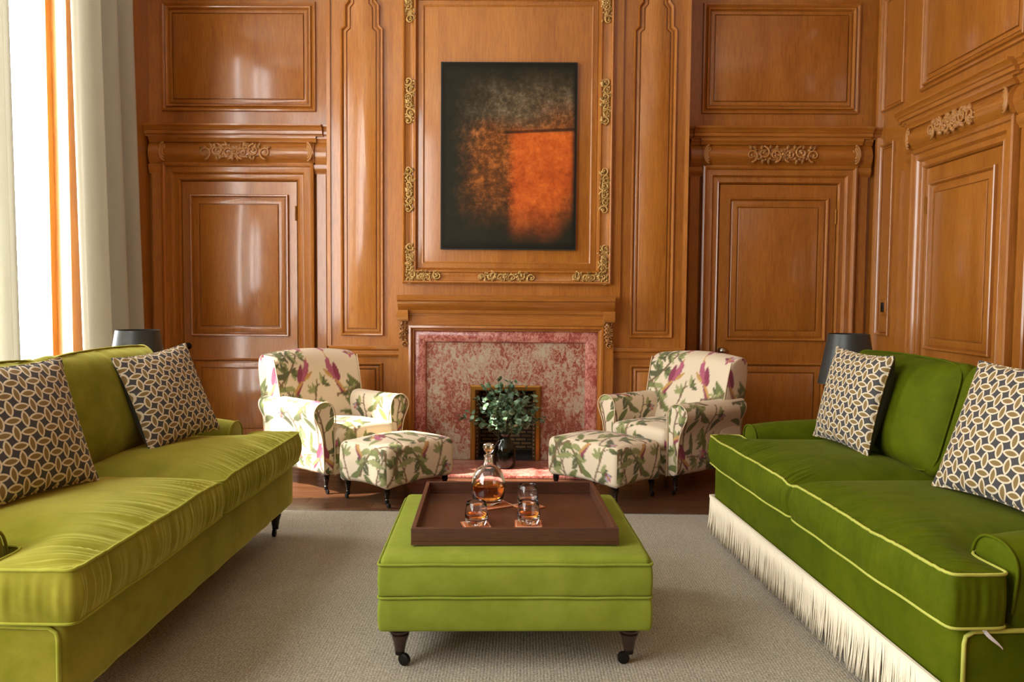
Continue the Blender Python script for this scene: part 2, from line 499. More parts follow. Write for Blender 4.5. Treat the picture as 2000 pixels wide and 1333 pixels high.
def painting_mat():
    t = NT('abstract_oil_paint'); g = t.coord('Generated'); x, _y, y = t.sep(g); c = t.coord()
    n1 = t.noise(c, 3.2, 8, 0.65, 0.3); n2 = t.noise(t.mapv(c, (1, 1, 1), (4, 2, 8)), 11, 8, 0.72, 0.2); n3 = t.noise(c, 38, 6, 0.75)
    fine = t.math('ADD', t.math('MULTIPLY', n2, 0.5), t.math('MULTIPLY', n3, 0.5))
    wx = t.math('ADD', x, t.math('MULTIPLY', t.math('SUBTRACT', n2, 0.5), 0.22))
    wy = t.math('ADD', y, t.math('MULTIPLY', t.math('SUBTRACT', n1, 0.5), 0.16))
    dark = t.mix(n2, srgb(20, 20, 12), srgb(46, 42, 26))
    grey = t.ramp(fine, [(0.35, srgb(42, 36, 24)), (0.5, srgb(84, 70, 48)), (0.66, srgb(134, 118, 94))])
    m_grey = t.math('MULTIPLY', t.smooth(wy, 0.48, 0.62), t.math('SUBTRACT', 1.0, t.smooth(wy, 0.78, 0.98)))
    m_grey = t.math('MULTIPLY', m_grey, t.smooth(wx, 0.05, 0.55))
    col = t.mix(m_grey, dark, grey)
    rust = t.ramp(fine, [(0.36, srgb(44, 30, 14)), (0.5, srgb(110, 62, 22)), (0.62, srgb(176, 104, 44))])
    m_rust = t.math('MULTIPLY', t.math('SUBTRACT', 1.0, t.smooth(wy, 0.60, 0.74)), t.smooth(wy, 0.08, 0.38))
    m_rust = t.math('MULTIPLY', m_rust, t.smooth(wx, 0.10, 0.36))
    col = t.mix(m_rust, col, rust)
    org = t.ramp(t.math('ADD', t.math('MULTIPLY', fine, 0.6), t.math('MULTIPLY', n1, 0.4)), [(0.36, srgb(118, 44, 12)), (0.48, srgb(176, 78, 24)), (0.58, srgb(206, 102, 34)), (0.68, srgb(222, 132, 56))])
    sx = t.math('ADD', x, t.math('MULTIPLY', t.math('SUBTRACT', n3, 0.5), 0.08))
    m_o = t.math('MULTIPLY', t.smooth(sx, 0.47, 0.57), t.math('SUBTRACT', 1.0, t.smooth(t.math('ADD', y, t.math('MULTIPLY', t.math('SUBTRACT', n3, 0.5), 0.05)), 0.615, 0.66)))
    m_o = t.math('MULTIPLY', m_o, t.smooth(t.math('SUBTRACT', wy, t.math('MULTIPLY', t.smooth(wx, 0.8, 1.05), 0.16)), 0.0, 0.30))
    col = t.mix(m_o, col, org)
    up = t.math('MULTIPLY', t.math('MULTIPLY', t.smooth(wx, 0.62, 0.9), t.smooth(y, 0.62, 0.66)), t.math('SUBTRACT', 1.0, t.smooth(wy, 0.66, 0.84)))
    col = t.mix(t.math('MULTIPLY', up, 0.8), col, rust)
    line = t.math('SUBTRACT', 1.0, t.smooth(t.math('ABSOLUTE', t.math('SUBTRACT', y, t.math('ADD', 0.612, t.math('MULTIPLY', x, 0.035)))), 0.004, 0.012))
    line = t.math('MULTIPLY', line, t.smooth(x, 0.44, 0.47))
    col = t.mix(t.math('MULTIPLY', line, 0.8), col, srgb(30, 20, 12))
    edge = t.math('MULTIPLY', t.smooth(t.math('MINIMUM', t.math('MINIMUM', x, t.math('SUBTRACT', 1.0, x)), t.math('MINIMUM', y, t.math('SUBTRACT', 1.0, y))), 0.0, 0.05), 1.0)
    col = t.mix(edge, srgb(24, 22, 14), col)
    t.p(Base__Color=col, Roughness=0.6, Specular__IOR__Level=0.15)
    t.bump(fine, 0.25, 0.004)
    return t.m
M['painting'] = painting_mat()
M['canvas_edge'] = simple('black_canvas_edge', srgb(26, 25, 18), 0.6)

def leaf_mat(name, c1, c2):
    t = NT(name); rnd = t.n('ShaderNodeObjectInfo').outputs['Random']
    n = t.noise(t.coord(), 30, 2)
    t.p(Base__Color=t.mix(t.smooth(n, 0.35, 0.65), c1, c2), Roughness=0.45, Subsurface__Weight=0.0)
    return t.m
M['leaf'] = leaf_mat('eucalyptus_leaf', srgb(44, 72, 48), srgb(122, 150, 116))

# ------------------------------------------------------------------ room shell
CX = -0.125                   # centre line of the chimney breast
XL, XR = -2.92, 2.703          # side walls
YB, YC = 6.42, 6.10           # door bays / chimney breast face
YR, ZT = -3.0, 4.2            # rear wall, ceiling

floor = MB().box((XL-0.4, YR-0.3, -0.12), (XR+0.3, 6.75, -0.02)).build('floor', M['floorwood'])
tag(floor, 'dark stained timber floor', None, None, 'structure')
r = random.Random(3); y = 4.30
while y < 6.44:
    w = 0.135; x = XL - r.uniform(0.0, 1.2)
    while x < XR:
        L = r.uniform(1.1, 1.9); a = max(x, XL); b = min(x+L, XR)
        if b - a > 0.05:
            m = MB(); e = 0.0012
            m.box((a+e, y+e, -0.02), (b-e, min(y+w, 6.46)-e, r.uniform(-0.0012, 0.0)))
            m.build('floor_board', M['floorwood'], floor)
        x += L
    y += w
MB().box((XL, YR, -0.02), (XR, 4.30, 0.0)).build('floor_board_field', M['floorwood'], floor)
tag(MB().box((XL-0.4, YR-0.3, ZT), (XR+0.3, 6.75, ZT+0.15)).build('ceiling', M['plaster']), 'plain white plaster ceiling', None, None, 'structure')

wall_back = MB()
FBX = 0.265; FBZ = 0.60
wall_back.box((XL-0.4, YB, -0.1), (CX-1.32, 6.75, ZT))
wall_back.box((CX+1.32, YB, -0.1), (XR+0.3, 6.75, ZT))
wall_back.box((CX-1.32, YC, -0.1), (CX-FBX, 6.75, ZT))
wall_back.box((CX+FBX, YC, -0.1), (CX+1.32, 6.75, ZT))
wall_back.box((CX-FBX, YC, FBZ), (CX+FBX, 6.75, ZT))
wall_back.box((CX-FBX, 6.55, -0.1), (CX+FBX, 6.75, FBZ))
wall_back = wall_back.build('wall_back', M['oak_v'])
tag(wall_back, 'oak panelled end wall with chimney breast between two doors', None, None, 'structure')
wall_right = tag(MB().box((XR, YR-0.3, -0.1), (XR+0.3, YB, ZT)).build('wall_right', M['oak_v']), 'oak panelled side wall with a door', None, None, 'structure')

W1 = (3.30, 5.27); W2 = (-0.85, 2.35); WZ = (0.40, 3.75)
wl = MB()
for a, b in ((YR-0.3, W2[0]), (W2[1], W1[0]), (W1[1], YB)): wl.box((XL-0.22, a, -0.1), (XL, b, ZT))
for a, b in (W1, W2):
    wl.box((XL-0.22, a, -0.1), (XL, b, WZ[0])); wl.box((XL-0.22, a, WZ[1]), (XL, b, ZT))
wall_left = tag(wl.build('wall_left', M['oak_v']), 'oak panelled window wall behind the curtains', None, None, 'structure')
tag(MB().box((XL-0.4, YR-0.3, -0.1), (XR+0.3, YR, ZT)).build('wall_rear', M['oak_v']), 'plain oak wall behind the viewer', None, None, 'structure')

def window(n, fr, a, b, z0, z1, label):
    """fr(u, w, z): u along the wall, w into the room"""
    root = tag(empty('window_%d' % n, fr((a+b)/2, -0.12, z0)), label, None, None, 'structure')
    inv = Vector(root.location)
    def part(name, mat, *boxes):
        m = MB()
        for (u0, w0, q0), (u1, w1, q1) in boxes:
            P = [Vector(fr(u, w, q)) - inv for u, w, q in ((u0, w0, q0), (u1, w1, q1))]
            m.box([min(P[0][i], P[1][i]) for i in range(3)], [max(P[0][i], P[1][i]) for i in range(3)])
        return m.build(name, mat, root)
    t = 0.055
    part('window_frame', M['oak_v'], ((a, -0.17, z0), (a+t, -0.10, z1)), ((b-t, -0.17, z0), (b, -0.10, z1)),
         ((a+t, -0.17, z0), (b-t, -0.10, z0+t)), ((a+t, -0.17, z1-t), (b-t, -0.10, z1)))
    mid = a + (b-a)*0.45
    part('mullion', M['oak_v'], ((mid-0.02, -0.165, z0+t), (mid+0.02, -0.105, z1-t)))
    part('glass_pane', M['pane'], ((a+t, -0.137, z0+t), (mid-0.02, -0.133, z1-t)))
    part('glass_pane', M['pane'], ((mid+0.02, -0.137, z0+t), (b-t, -0.133, z1-t)))
    part('window_sill', M['oak_x'], ((a-0.04, -0.09, z0-0.04), (b+0.04, 0.05, z0)))
    return root
window(1, lambda u, w, z: (XL+w, u, z), W1[0], W1[1], WZ[0], WZ[1], 'tall bright window between the linen curtains')
window(2, lambda u, w, z: (XL+w, u, z), W2[0], W2[1], WZ[0], WZ[1], 'tall window behind a white sheer')

# ------------------------------------------------------------------ panelling helpers: fr(u, w, z) -> world
def fr_back(Y): return lambda u, w, z: (u, Y-w, z)
def fr_right(u, w, z): return (XR-w, -u*1.02, max(0.0, 1.25+(z-1.25)*1.02))
def fr_bay(u, w, z): return (u*1.0256, YB-w, max(0.0, 1.25+(z-1.25)*1.0256))

def inset_poly(P, t):
    n = len(P); out = []
    ar = sum(P[i][0]*P[(i+1) % n][1]-P[(i+1) % n][0]*P[i][1] for i in range(n)); sg = 1 if ar > 0 else -1
    for i in range(n):
        p0, p1, p2 = P[i-1], P[i], P[(i+1) % n]
        def nrm(a, b):
            dx, dy = b[0]-a[0], b[1]-a[1]; l = math.hypot(dx, dy); return (-dy/l*sg, dx/l*sg)
        n1, n2 = nrm(p0, p1), nrm(p1, p2); k = 1+n1[0]*n2[0]+n1[1]*n2[1]
        k = max(k, 0.3)
        out.append((p1[0]+t*(n1[0]+n2[0])/k, p1[1]+t*(n1[1]+n2[1])/k))
    return out

def sweep_frame(fr, poly, prof, mat, name, parent, fill=False, auto=35):
    """profile [(inset, height), ...] carried round a closed outline with mitred corners"""
    v = []; f = []; n = len(poly)
    for t, h in prof:
        for (u, z) in inset_poly(poly, t): v.append(fr(u, h, z))
    for i in range(len(prof)-1):
        for k in range(n):
            l = (k+1) % n
            f.append((i*n+k, i*n+l, (i+1)*n+l, (i+1)*n+k))
    if fill: f.append(tuple((len(prof)-1)*n+k for k in range(n)))
    return obj(name, v, f, mat, parent, auto=auto)

def rect(u0, u1, z0, z1): return [(u0, z0), (u1, z0), (u1, z1), (u0, z1)]

def run(fr, u0, u1, prof, mat, name, parent, auto=30):
    """horizontal moulding: profile [(w, z), ...] from wall to wall, extruded u0..u1"""
    v = [fr(u, w, z) for u in (u0, u1) for w, z in prof]; n = len(prof)
    f = [(k, (k+1) % n, n+(k+1) % n, n+k) for k in range(n)] + [tuple(range(n)), tuple(range(2*n-1, n-1, -1))]
    return obj(name, v, f, mat, parent, auto=auto)

def post(fr, z0, z1, prof, mat, name, parent):
    v = [fr(u, w, z) for z in (z0, z1) for u, w in prof]; n = len(prof)
    f = [(k, (k+1) % n, n+(k+1) % n, n+k) for k in range(n)] + [tuple(range(n)), tuple(range(2*n-1, n-1, -1))]
    return obj(name, v, f, mat, parent, auto=30)

def panel(fr, u0, u1, z0, z1, parent, mat, width=0.06, raised=True, name='panel', poly=None):
    """moulded panel: outer bead, sunk ogee, flat or fielded centre"""
    poly = poly or rect(u0, u1, z0, z1); w = width
    fmat = mat
    sweep_frame(fr, poly, [(0, 0.0), (0.0, 0.020), (0.005, 0.025), (0.012, 0.023), (0.018, 0.014), (0.021, 0.005), (0.023, 0.0012), (0.027, 0.0012), (0.0285, 0.009), (0.034, 0.012), (w, 0.0125)], fmat, 'panel_moulding', parent)
    c = inset_poly(poly, w)
    if raised:
        return sweep_frame(fr, c, [(0, 0.0125), (0.001, 0.004), (0.0035, 0.0008), (0.0065, 0.0008), (0.009, 0.005), (0.0095, 0.014), (0.012, 0.0155)], mat, name, parent, fill=True)
    return sweep_frame(fr, c, [(0, 0.0125), (0.001, 0.002), (0.003, 0.002)], mat, name, parent, fill=True)

def scroll_pts(c, r0, turns, a0, sgn, n=26, w=0.012):
    P = []
    for i in range(n):
        t = i/(n-1); a = a0 + sgn*turns*2*PI*t; rr = r0*(1-0.86*t)
        P.append((c[0]+rr*math.cos(a), w*(0.6+0.4*math.sin(PI*t)), c[1]+rr*math.sin(a)))
    return P

def carve_leaf(m, fr, u, z, ang, L, wd, h, w0=0.0):
    """acanthus leaflet: flattened, tapering, ridged body lying on the surface"""
    ca, sa = math.cos(ang), math.sin(ang)
    n = 6; v = []; f = []
    for i in range(n+1):
        t = i/n; half = wd*math.sin(PI*(0.12+0.88*t))**0.8*(1-0.25*t); cu, cz = u+ca*L*t, z+sa*L*t
        hh = w0 + h*(0.45+0.8*math.sin(PI*t))
        for s, q in ((-1, 0.0), (-0.55, 0.75), (0, 0.45), (0.55, 0.8), (1, 0.0)):
            v.append(fr(cu - sa*half*s, w0+ (hh-w0)*q if abs(s) < 1 else w0, cz + ca*half*s))
    for i in range(n):
        for k in range(4): f.append((i*5+k, i*5+k+1, (i+1)*5+k+1, (i+1)*5+k))
    m.add(v, f)

def carve_run(fr, uc, zc, half, hh, mat, name, parent, seed, vertical=False, base=0.0):
    """mirrored scroll-and-leaf carving, 2*half long and 2*hh high, on a thin carved ground"""
    m = MB(); rr = random.Random(seed)
    def F(a, w, b): return fr(uc+b, base+w, zc+a) if vertical else fr(uc+a, base+w, zc+b)
    def E(c, ra, rw, rb):
        o = np.array(F(0, 0, 0)); m.ellipsoid(F(*c), [np.array(F(ra, 0, 0))-o, np.array(F(0, rw, 0))-o, np.array(F(0, 0, rb))-o])
    E((0, 0, 0), half*0.98, 0.006, hh*0.80)
    n = max(2, int(half/(hh*1.15)))
    for i in range(n):
        c = (half*(0.20+0.66*i/max(1, n-1)), (1 if i % 2 else -1)*hh*0.16)
        P = scroll_pts(c, hh*0.78, 1.3, PI*0.5 if i % 2 else -PI*0.5, (1 if i % 2 else -1), w=0.018)
        for s in (-1, 1): m.tube([F(s*p[0], p[1], p[2]) for p in P], np.linspace(hh*0.15, hh*0.08, len(P)), 6)
        for s in (-1, 1): E((s*c[0], 0.014, c[1]), hh*0.18, 0.012, hh*0.18)
    k = int(half/hh*7)
    for _ in range(k):
        u, z = half*rr.uniform(0.05, 0.86), hh*rr.uniform(-0.6, 0.6)
        a = rr.uniform(-1.3, 1.3) + (0.6 if z > 0 else -0.6); L = hh*rr.uniform(0.45, 0.75); wd = hh*rr.uniform(0.13, 0.22); h = rr.uniform(0.020, 0.034)
        carve_leaf(m, F, u, z, a, L, wd, h); carve_leaf(m, F, -u, z, PI-a, L, wd, h)
    for q in range(8): carve_leaf(m, F, 0, 0, q*PI/4+0.2, hh*0.75, hh*0.17, 0.028)
    E((0, 0.022, 0), hh*0.18, 0.012, hh*0.18)
    return m.build(name, mat, parent, smooth=True)

def end_scroll(fr, uc, zc, hh, sgn, parent, base):
    m = MB()
    for q in range(3):
        P = [(uc+sgn*(hh*0.5*math.cos(a)*(1-q*0.3)-hh*0.1), base+0.012, zc+hh*(0.95-q*0.26)*math.sin(a)) for a in np.linspace(-PI/2, PI/2, 12)]
        m.tube([fr(*p) for p in P], hh*0.12, 6)
    m.tube([fr(*p) for p in scroll_pts((uc, zc+hh*0.55), hh*0.3, 1.2, PI, sgn, 16)] if False else [fr(p[0], base+p[1], p[2]) for p in scroll_pts((uc, zc+hh*0.45), hh*0.32, 1.2, PI, sgn, 16)], hh*0.09, 6)
    return m.build('frieze_scroll', M['carved'], parent, smooth=True)

def bay(fr, uc, wall, hmat, knob_side, door_n, door_label, seed):
    """door with moulded architrave, pulvinated carved frieze, cornice and panel above"""
    v = M['oak_v']
    # leaf
    d0, d1, dt = uc-0.44, uc+0.44, 2.10
    door = tag(empty('door_%d' % door_n, fr(uc, 0, 0)), door_label, None, None, 'structure')
    inv = Vector(door.location)
    def frd(u, w, z): return tuple(Vector(fr(u, w, z)) - inv)
    P = [frd(d0+0.004, 0.0, 0.005), frd(d1-0.004, 0.022, dt-0.004)]
    MB().box([min(P[0][i], P[1][i]) for i in range(3)], [max(P[0][i], P[1][i]) for i in range(3)]).build('door_leaf', v, door)
    frl = lambda u, w, z: frd(u, w+0.022, z)
    panel(frl, uc-0.375, uc+0.375, 0.925, 2.00, door, v, 0.070, True, 'door_panel')
    panel(frl, uc-0.375, uc+0.375, 0.14, 0.755, door, v, 0.070, True, 'door_panel')
    kn = MB(); ku = uc + knob_side*0.405
    ax = np.array(frl(0, 1, 0)) - np.array(frl(0, 0, 0))
    for w, rr in ((0.002, 0.024), (0.010, 0.010), (0.034, 0.010), (0.046, 0.026), (0.062, 0.026), (0.070, 0.012)): pass
    prof = [(0.0005, 0.0), (0.026, 0.0), (0.026, 0.005), (0.010, 0.008), (0.010, 0.030), (0.022, 0.036), (0.027, 0.048), (0.022, 0.060), (0.0005, 0.064)]
    vv = []; n = 14
    for rr, h in prof:
        for k in range(n):
            a = 2*PI*k/n; vv.append(frl(ku+rr*math.cos(a), h, 0.845+rr*math.sin(a)))
    ff = [(i*n+k, i*n+(k+1) % n, (i+1)*n+(k+1) % n, (i+1)*n+k) for i in range(len(prof)-1) for k in range(n)]
    tag(obj('door_knob', vv, ff, M['iron'] if door_n == 1 else M['steel'], door, smooth=True), 'round metal knob')
    for zz in (1.86, 0.3):
        hm = MB(); u = uc - knob_side*0.432
        hv = []
        for h in (zz-0.055, zz+0.055):
            for k in range(8): hv.append(frl(u+0.008*math.cos(k*PI/4), 0.006+0.008*math.sin(k*PI/4), h))
        obj('hinge', hv, [(k, (k+1) % 8, 8+(k+1) % 8, 8+k) for k in range(8)]+[tuple(range(8)), tuple(range(15, 7, -1))], M['brass'], door, smooth=False)
    # architrave: a three-sided moulded frame
    a = 0.135
    prof = [(0.0, 0.001), (0.0, 0.066), (0.014, 0.072), (0.026, 0.066), (0.032, 0.050), (0.050, 0.052), (0.072, 0.060), (0.082, 0.048), (0.086, 0.036), (0.108, 0.038), (0.122, 0.046), (0.130, 0.034), (a, 0.001)]
    pts = []
    for t, h in prof:
        u0, u1, z1 = uc-0.44-a+t, uc+0.44+a-t, 2.10+a-t
        pts.append([(u0, h, 0.0), (u0, h, z1), (u1, h, z1), (u1, h, 0.0)])
    vv = [fr(*p) for ring in pts for p in ring]
    ff = [(i*4+k, i*4+k+1, (i+1)*4+k+1, (i+1)*4+k) for i in range(len(prof)-1) for k in range(3)]
    obj('door_architrave', vv, ff, v, wall, auto=30)
    # slender side pilasters with capitals
    for s in (-1, 1):
        u = uc+s*0.627
        post(fr, 0, 2.16, [(u-0.042, 0), (u-0.042, 0.026), (u-0.034, 0.034), (u+0.034, 0.034), (u+0.042, 0.026), (u+0.042, 0)], v, 'door_pilaster', wall)
        run(fr, u-0.050, u+0.050, [(0, 2.155), (0.036, 2.155), (0.040, 2.17), (0.050, 2.18), (0.056, 2.20), (0.056, 2.222), (0, 2.222)], hmat, 'pilaster_capital', wall)
        # end block of the frieze, following its swelling
        run(fr, u-0.042, u+0.048, [(0, 2.222)] + [(0.048+0.034*math.sin(PI*t), 2.222+0.165*t) for t in np.linspace(0, 1, 9)] + [(0, 2.387)], hmat, 'frieze_block', wall)
        run(fr, u-0.040, u+0.052, [(0, 2.385), (0.056, 2.385), (0.062, 2.40), (0.074, 2.412), (0.074, 2.426), (0, 2.426)], hmat, 'frieze_block_cap', wall)
    run(fr, uc-0.585, uc+0.585, [(0, 2.232)] + [(0.062+0.046*math.sin(PI*t), 2.236+0.148*t) for t in np.linspace(0, 1, 13)] + [(0, 2.384)], hmat, 'frieze', wall)
    run(fr, uc-0.60, uc+0.60, [(0, 2.384), (0.076, 2.384), (0.082, 2.398), (0.096, 2.412), (0.096, 2.426), (0, 2.426)], hmat, 'bed_moulding', wall)
    carve_run(fr, uc, 2.31, 0.265, 0.062, M['carved'], 'frieze_carving', wall, seed, base=0.098)
    for s in (-1, 1): end_scroll(fr, uc+s*0.545, 2.31, 0.07, s, wall, 0.092)
    # cornice, main run breaking forward of its ends
    def corn(k): return [(0, 2.426), (0.096*k, 2.426), (0.100*k, 2.436), (0.120*k, 2.440), (0.122*k, 2.462), (0.132*k, 2.466), (0.140*k, 2.482), (0.158*k, 2.494), (0.162*k, 2.506), (0, 2.512)]
    run(fr, uc-0.725, uc+0.725, corn(0.78), hmat, 'cornice_end', wall)
    run(fr, uc-0.655, uc+0.655, corn(1.0), hmat, 'cornice', wall)
    # panel above the door
    sweep_frame(fr, rect(uc-0.585, uc+0.585, 2.625, 3.44), [(0, 0.001), (0.004, 0.02), (0.016, 0.024), (0.026, 0.014), (0.034, 0.010)], v, 'overdoor_moulding', wall)
    panel(fr, uc-0.55, uc+0.55, 2.66, 3.405, wall, v, 0.05, True, 'overdoor_panel')
    run(fr, uc-0.72, uc+0.72, [(0, 3.60), (0.05, 3.60), (0.07, 3.66), (0.10, 3.70), (0, 3.72)], hmat, 'upper_cornice', wall)
    return door

frB, frC = fr_bay, fr_back(YC)
bay(frB, CX-2.035, wall_back, M['oak_x'], -1, 1, 'oak panelled door beside the curtains', 5)
bay(frB, CX+2.035, wall_back, M['oak_x'], -1, 2, 'shaded oak panelled door behind the fringed sofa', 6)
bay(fr_right, -5.00, wall_right, M['oak_y'], 1, 3, 'oak panelled door in the side wall', 8)
# stiles and narrow panels on the side wall by the corner
post(fr_right, 0, ZT, [(-6.255, 0), (-6.255, 0.022), (-6.235, 0.028), (-6.215, 0.022), (-6.205, 0)], M['oak_v'], 'corner_stile', wall_right)
panel(fr_right, -6.17, -5.83, 2.62, 3.44, wall_right, M['oak_v'], 0.035, False, 'narrow_panel')
panel(fr_right, -6.17, -5.95, 0.98, 2.38, wall_right, M['oak_v'], 0.03, False, 'narrow_panel')
panel(fr_right, -6.17, -5.95, 0.20, 0.84, wall_right, M['oak_v'], 0.03, False, 'narrow_panel')
panel(fr_right, -4.28, -3.2, 0.95, 3.44, wall_right, M['oak_v'], 0.06, True, 'wall_panel')
panel(fr_right, -3.0, -1.6, 0.95, 3.44, wall_right, M['oak_v'], 0.06, True, 'wall_panel')
# skirtings
for nm, a, b in (('baseboard_back', XL, CX-2.75), ): pass
tag(run(fr_right, -4.30, 2.9, [(0, 0), (0.02, 0), (0.02, 0.13), (0.012, 0.16), (0, 0.165)], M['oak_y'], 'baseboard_right', None), 'oak skirting along the side wall', None, None, 'structure')

# chimney breast: side pilasters with shouldered panels, dado rail, lower panels
for s in (-1, 1):
    c = CX + s*1.073
    h0, h1, h2 = 0.158, 0.131, 0.106
    poly = [(c-h0, 0.945), (c+h0, 0.945), (c+h0, 3.19), (c+h1, 3.215), (c+h1, 3.36), (c+h2, 3.39), (c+h2, 3.60), (c-h2, 3.60), (c-h2, 3.39), (c-h1, 3.36), (c-h1, 3.215), (c-h0, 3.19)]
    panel(frC, 0, 0, 0, 0, wall_back, M['oak_v'], 0.045, True, 'pilaster_panel', poly)
    # raised flat of the pilaster edge
    post(frC, 0.865, ZT, [(CX+s*1.318-0.016, 0), (CX+s*1.318-0.016, 0.010), (CX+s*1.318+0.012, 0.014), (CX+s*1.318+0.012, 0)], M['oak_v'], 'breast_bead', wall_back)
    a, b = sorted((CX+s*0.788, CX+s*1.322))
    run(frC, a, b, [(0, 0.79), (0.016, 0.79), (0.022, 0.805), (0.016, 0.812), (0.016, 0.832), (0.030, 0.845), (0.034, 0.86), (0.026, 0.868), (0, 0.872)], M['oak_x'], 'dado_rail', wall_back)
    panel(frC, c-0.15, c+0.15, 0.21, 0.742, wall_back, M['oak_v'], 0.045, True, 'dado_panel')
    run(frC, a, b, [(0, 0), (0.022, 0), (0.022, 0.13), (0.012, 0.16), (0, 0.165)], M['oak_x'], 'skirting', wall_back)
# overmantel slab: proud of the breast, with the great framed panel
frS = fr_back(YC-0.03)
ms = MB(); ms.box((CX-0.84, YC-0.03, 1.10), (CX+0.84, YC, ZT)); ms.build('overmantel_slab', M['oak_v'], wall_back)
om = tag(empty('overmantel_frame', (CX, YC-0.03, 1.335)), 'tall carved and gilded oak frame moulding above the mantel', 'frame')
def fro(u, w, z): return (u-CX, -w, z-1.335)
FO = rect(CX-0.768, CX+0.768, 1.335, 3.50)
sweep_frame(fro, FO, [(0, 0.0), (0.0, 0.040), (0.010, 0.050), (0.018, 0.046), (0.026, 0.030), (0.050, 0.020), (0.078, 0.026), (0.088, 0.038), (0.098, 0.038), (0.104, 0.012), (0.112, 0.004)], M['oak_v'], 'frame_moulding', om)
sweep_frame(fro, inset_poly(FO, 0.112), [(0, 0.003), (0.004, 0.008), (0.034, 0.016), (0.040, 0.020), (0.046, 0.014), (0.050, 0.012)], M['oak_v'], 'frame_fillet', om)
sweep_frame(fro, inset_poly(FO, 0.162), [(0, 0.0115), (0.002, 0.012)], M['oak_v'], 'field_panel', om, fill=True)
UL, UR, ZBm = CX-0.768+0.052, CX+0.768-0.052, 1.335+0.052
sd = 20
for u in (UL, UR):
    for zc in (2.02, 2.66):
        carve_run(fro, u, zc, 0.165, 0.047, M['gilt'], 'gilded_carving', om, sd, True, base=0.022); sd += 1
    carve_run(fro, u, 1.335+0.145, 0.145, 0.047, M['gilt'], 'gilded_carving', om, sd, True, base=0.022); sd += 1
    carve_run(fro, u, 3.50-0.14, 0.14, 0.047, M['gilt'], 'gilded_carving', om, sd, True, base=0.022); sd += 1
    s = 1 if u < CX else -1
    carve_run(fro, u+s*0.11, ZBm, 0.115, 0.047, M['gilt'], 'gilded_carving', om, sd, base=0.022); sd += 1
carve_run(fro, CX, ZBm, 0.215, 0.047, M['gilt'], 'gilded_carving', om, sd, base=0.022)

# painting
pt = tag(empty('painting', (CX+0.010, YC-0.03-0.012, 1.585)), 'unframed dark abstract canvas with a glowing orange block', 'painting')
MB().box((-0.495, -0.036, 0.0), (0.495, 0.0, 1.352)).build('canvas_edge', M['canvas_edge'], pt)
MB().box((-0.487, -0.041, 0.008), (0.487, -0.0355, 1.344)).build('painted_canvas', M['painting'], pt)

# ------------------------------------------------------------------ fireplace
fp = tag(empty('fireplace', (CX, YC, 0)), 'oak mantelpiece with rose marble surround and small firebox', 'fireplace')
def frf(u, w, z): return (u, -w, z)
# jambs and lintel of the wooden surround (three-sided mouldings)
def three(fr, prof, hw, top, mat, name, parent):
    vv = []
    for t, h in prof:
        for u, z in ((-hw+t, 0.0), (-hw+t, top-t), (hw-t, top-t), (hw-t, 0.0)): vv.append(fr(u, h, z))
    ff = [(i*4+k, i*4+k+1, (i+1)*4+k+1, (i+1)*4+k) for i in range(len(prof)-1) for k in range(3)]
    return obj(name, vv, ff, mat, parent, auto=30)
three(frf, [(0, 0), (0, 0.085), (0.07, 0.085), (0.074, 0.096), (0.090, 0.100), (0.098, 0.088), (0.104, 0.070), (0.112, 0.070), (0.118, 0.02)], 0.79, 1.10, M['oak_v'], 'mantel_surround', fp)
def mcorn(k): return [(0, 1.10), (0.090*k, 1.10), (0.094*k, 1.112), (0.104*k, 1.116), (0.108*k, 1.140), (0.125*k, 1.160), (0.150*k, 1.185), (0.156*k, 1.205), (0.178*k, 1.212), (0.182*k, 1.236), (0.186*k, 1.248), (0, 1.252)]
run(frf, -0.79, 0.79, mcorn(1.0), M['oak_x'], 'mantel_shelf', fp)
run(frf, -0.72, 0.72, [(0.08, 1.03), (0.096, 1.03), (0.098, 1.10), (0.08, 1.10)], M['oak_x'], 'mantel_frieze', fp)
for s in (-1, 1):
    u = s*0.752
    run(frf, u-0.040, u+0.040, [(0.08, 1.06), (0.14, 1.06), (0.158, 1.09), (0.16, 1.14), (0.08, 1.14)], M['oak_x'], 'console_cap', fp)
    m = MB()
    cl = carve_run(frf, u, 0.985, 0.115, 0.034, M['carved'], 'console_carving', fp, 40+s, True, base=0.088)
# rose marble slips and the grey-pink slab
three(frf, [(0, 0.01), (0, 0.052), (0.012, 0.058), (0.05, 0.058), (0.078, 0.044), (0.086, 0.030), (0.090, 0.004)], 0.675, 0.985, M['marble_frame'], 'marble_architrave', fp)
m = MB(); m.box((-0.60, -0.024, 0.02), (-0.255, 0.0, 0.91)); m.box((0.255, -0.024, 0.02), (0.60, 0.0, 0.91)); m.box((-0.255, -0.024, 0.575), (0.255, 0.0, 0.91))
m.build('marble_slab', M['marble_slab'], fp)
three(frf, [(0, 0.02), (0, 0.040), (0.01, 0.046), (0.034, 0.046), (0.042, 0.036), (0.042, -0.02)], 0.262, 0.582, M['brass'], 'brass_firebox_frame', fp)
m = MB(); m.box((-0.255, 0.0, 0.0), (-0.205, 0.42, 0.56)); m.box((0.205, 0.0, 0.0), (0.255, 0.42, 0.56)); m.box((-0.205, 0.38, 0.0), (0.205, 0.43, 0.56))
m.build('firebrick_lining', M['firebrick'], fp)
m = MB(); m.box((-0.255, 0.0, 0.54), (0.255, 0.43, 0.575)); m.build('flue_hood', M['soot'], fp)
m = MB(); m.box((-0.255, -0.05, -0.018), (0.255, 0.43, 0.022)); m.build('firebox_floor', M['soot'], fp)
v, f = rbox(0.79, 0.26, 0.011, 0.004, (2, 2, 1), 2); v += (0, -0.30, 0.011)
obj('hearth_slab', v, f, M['marble_frame'], fp, auto=40)

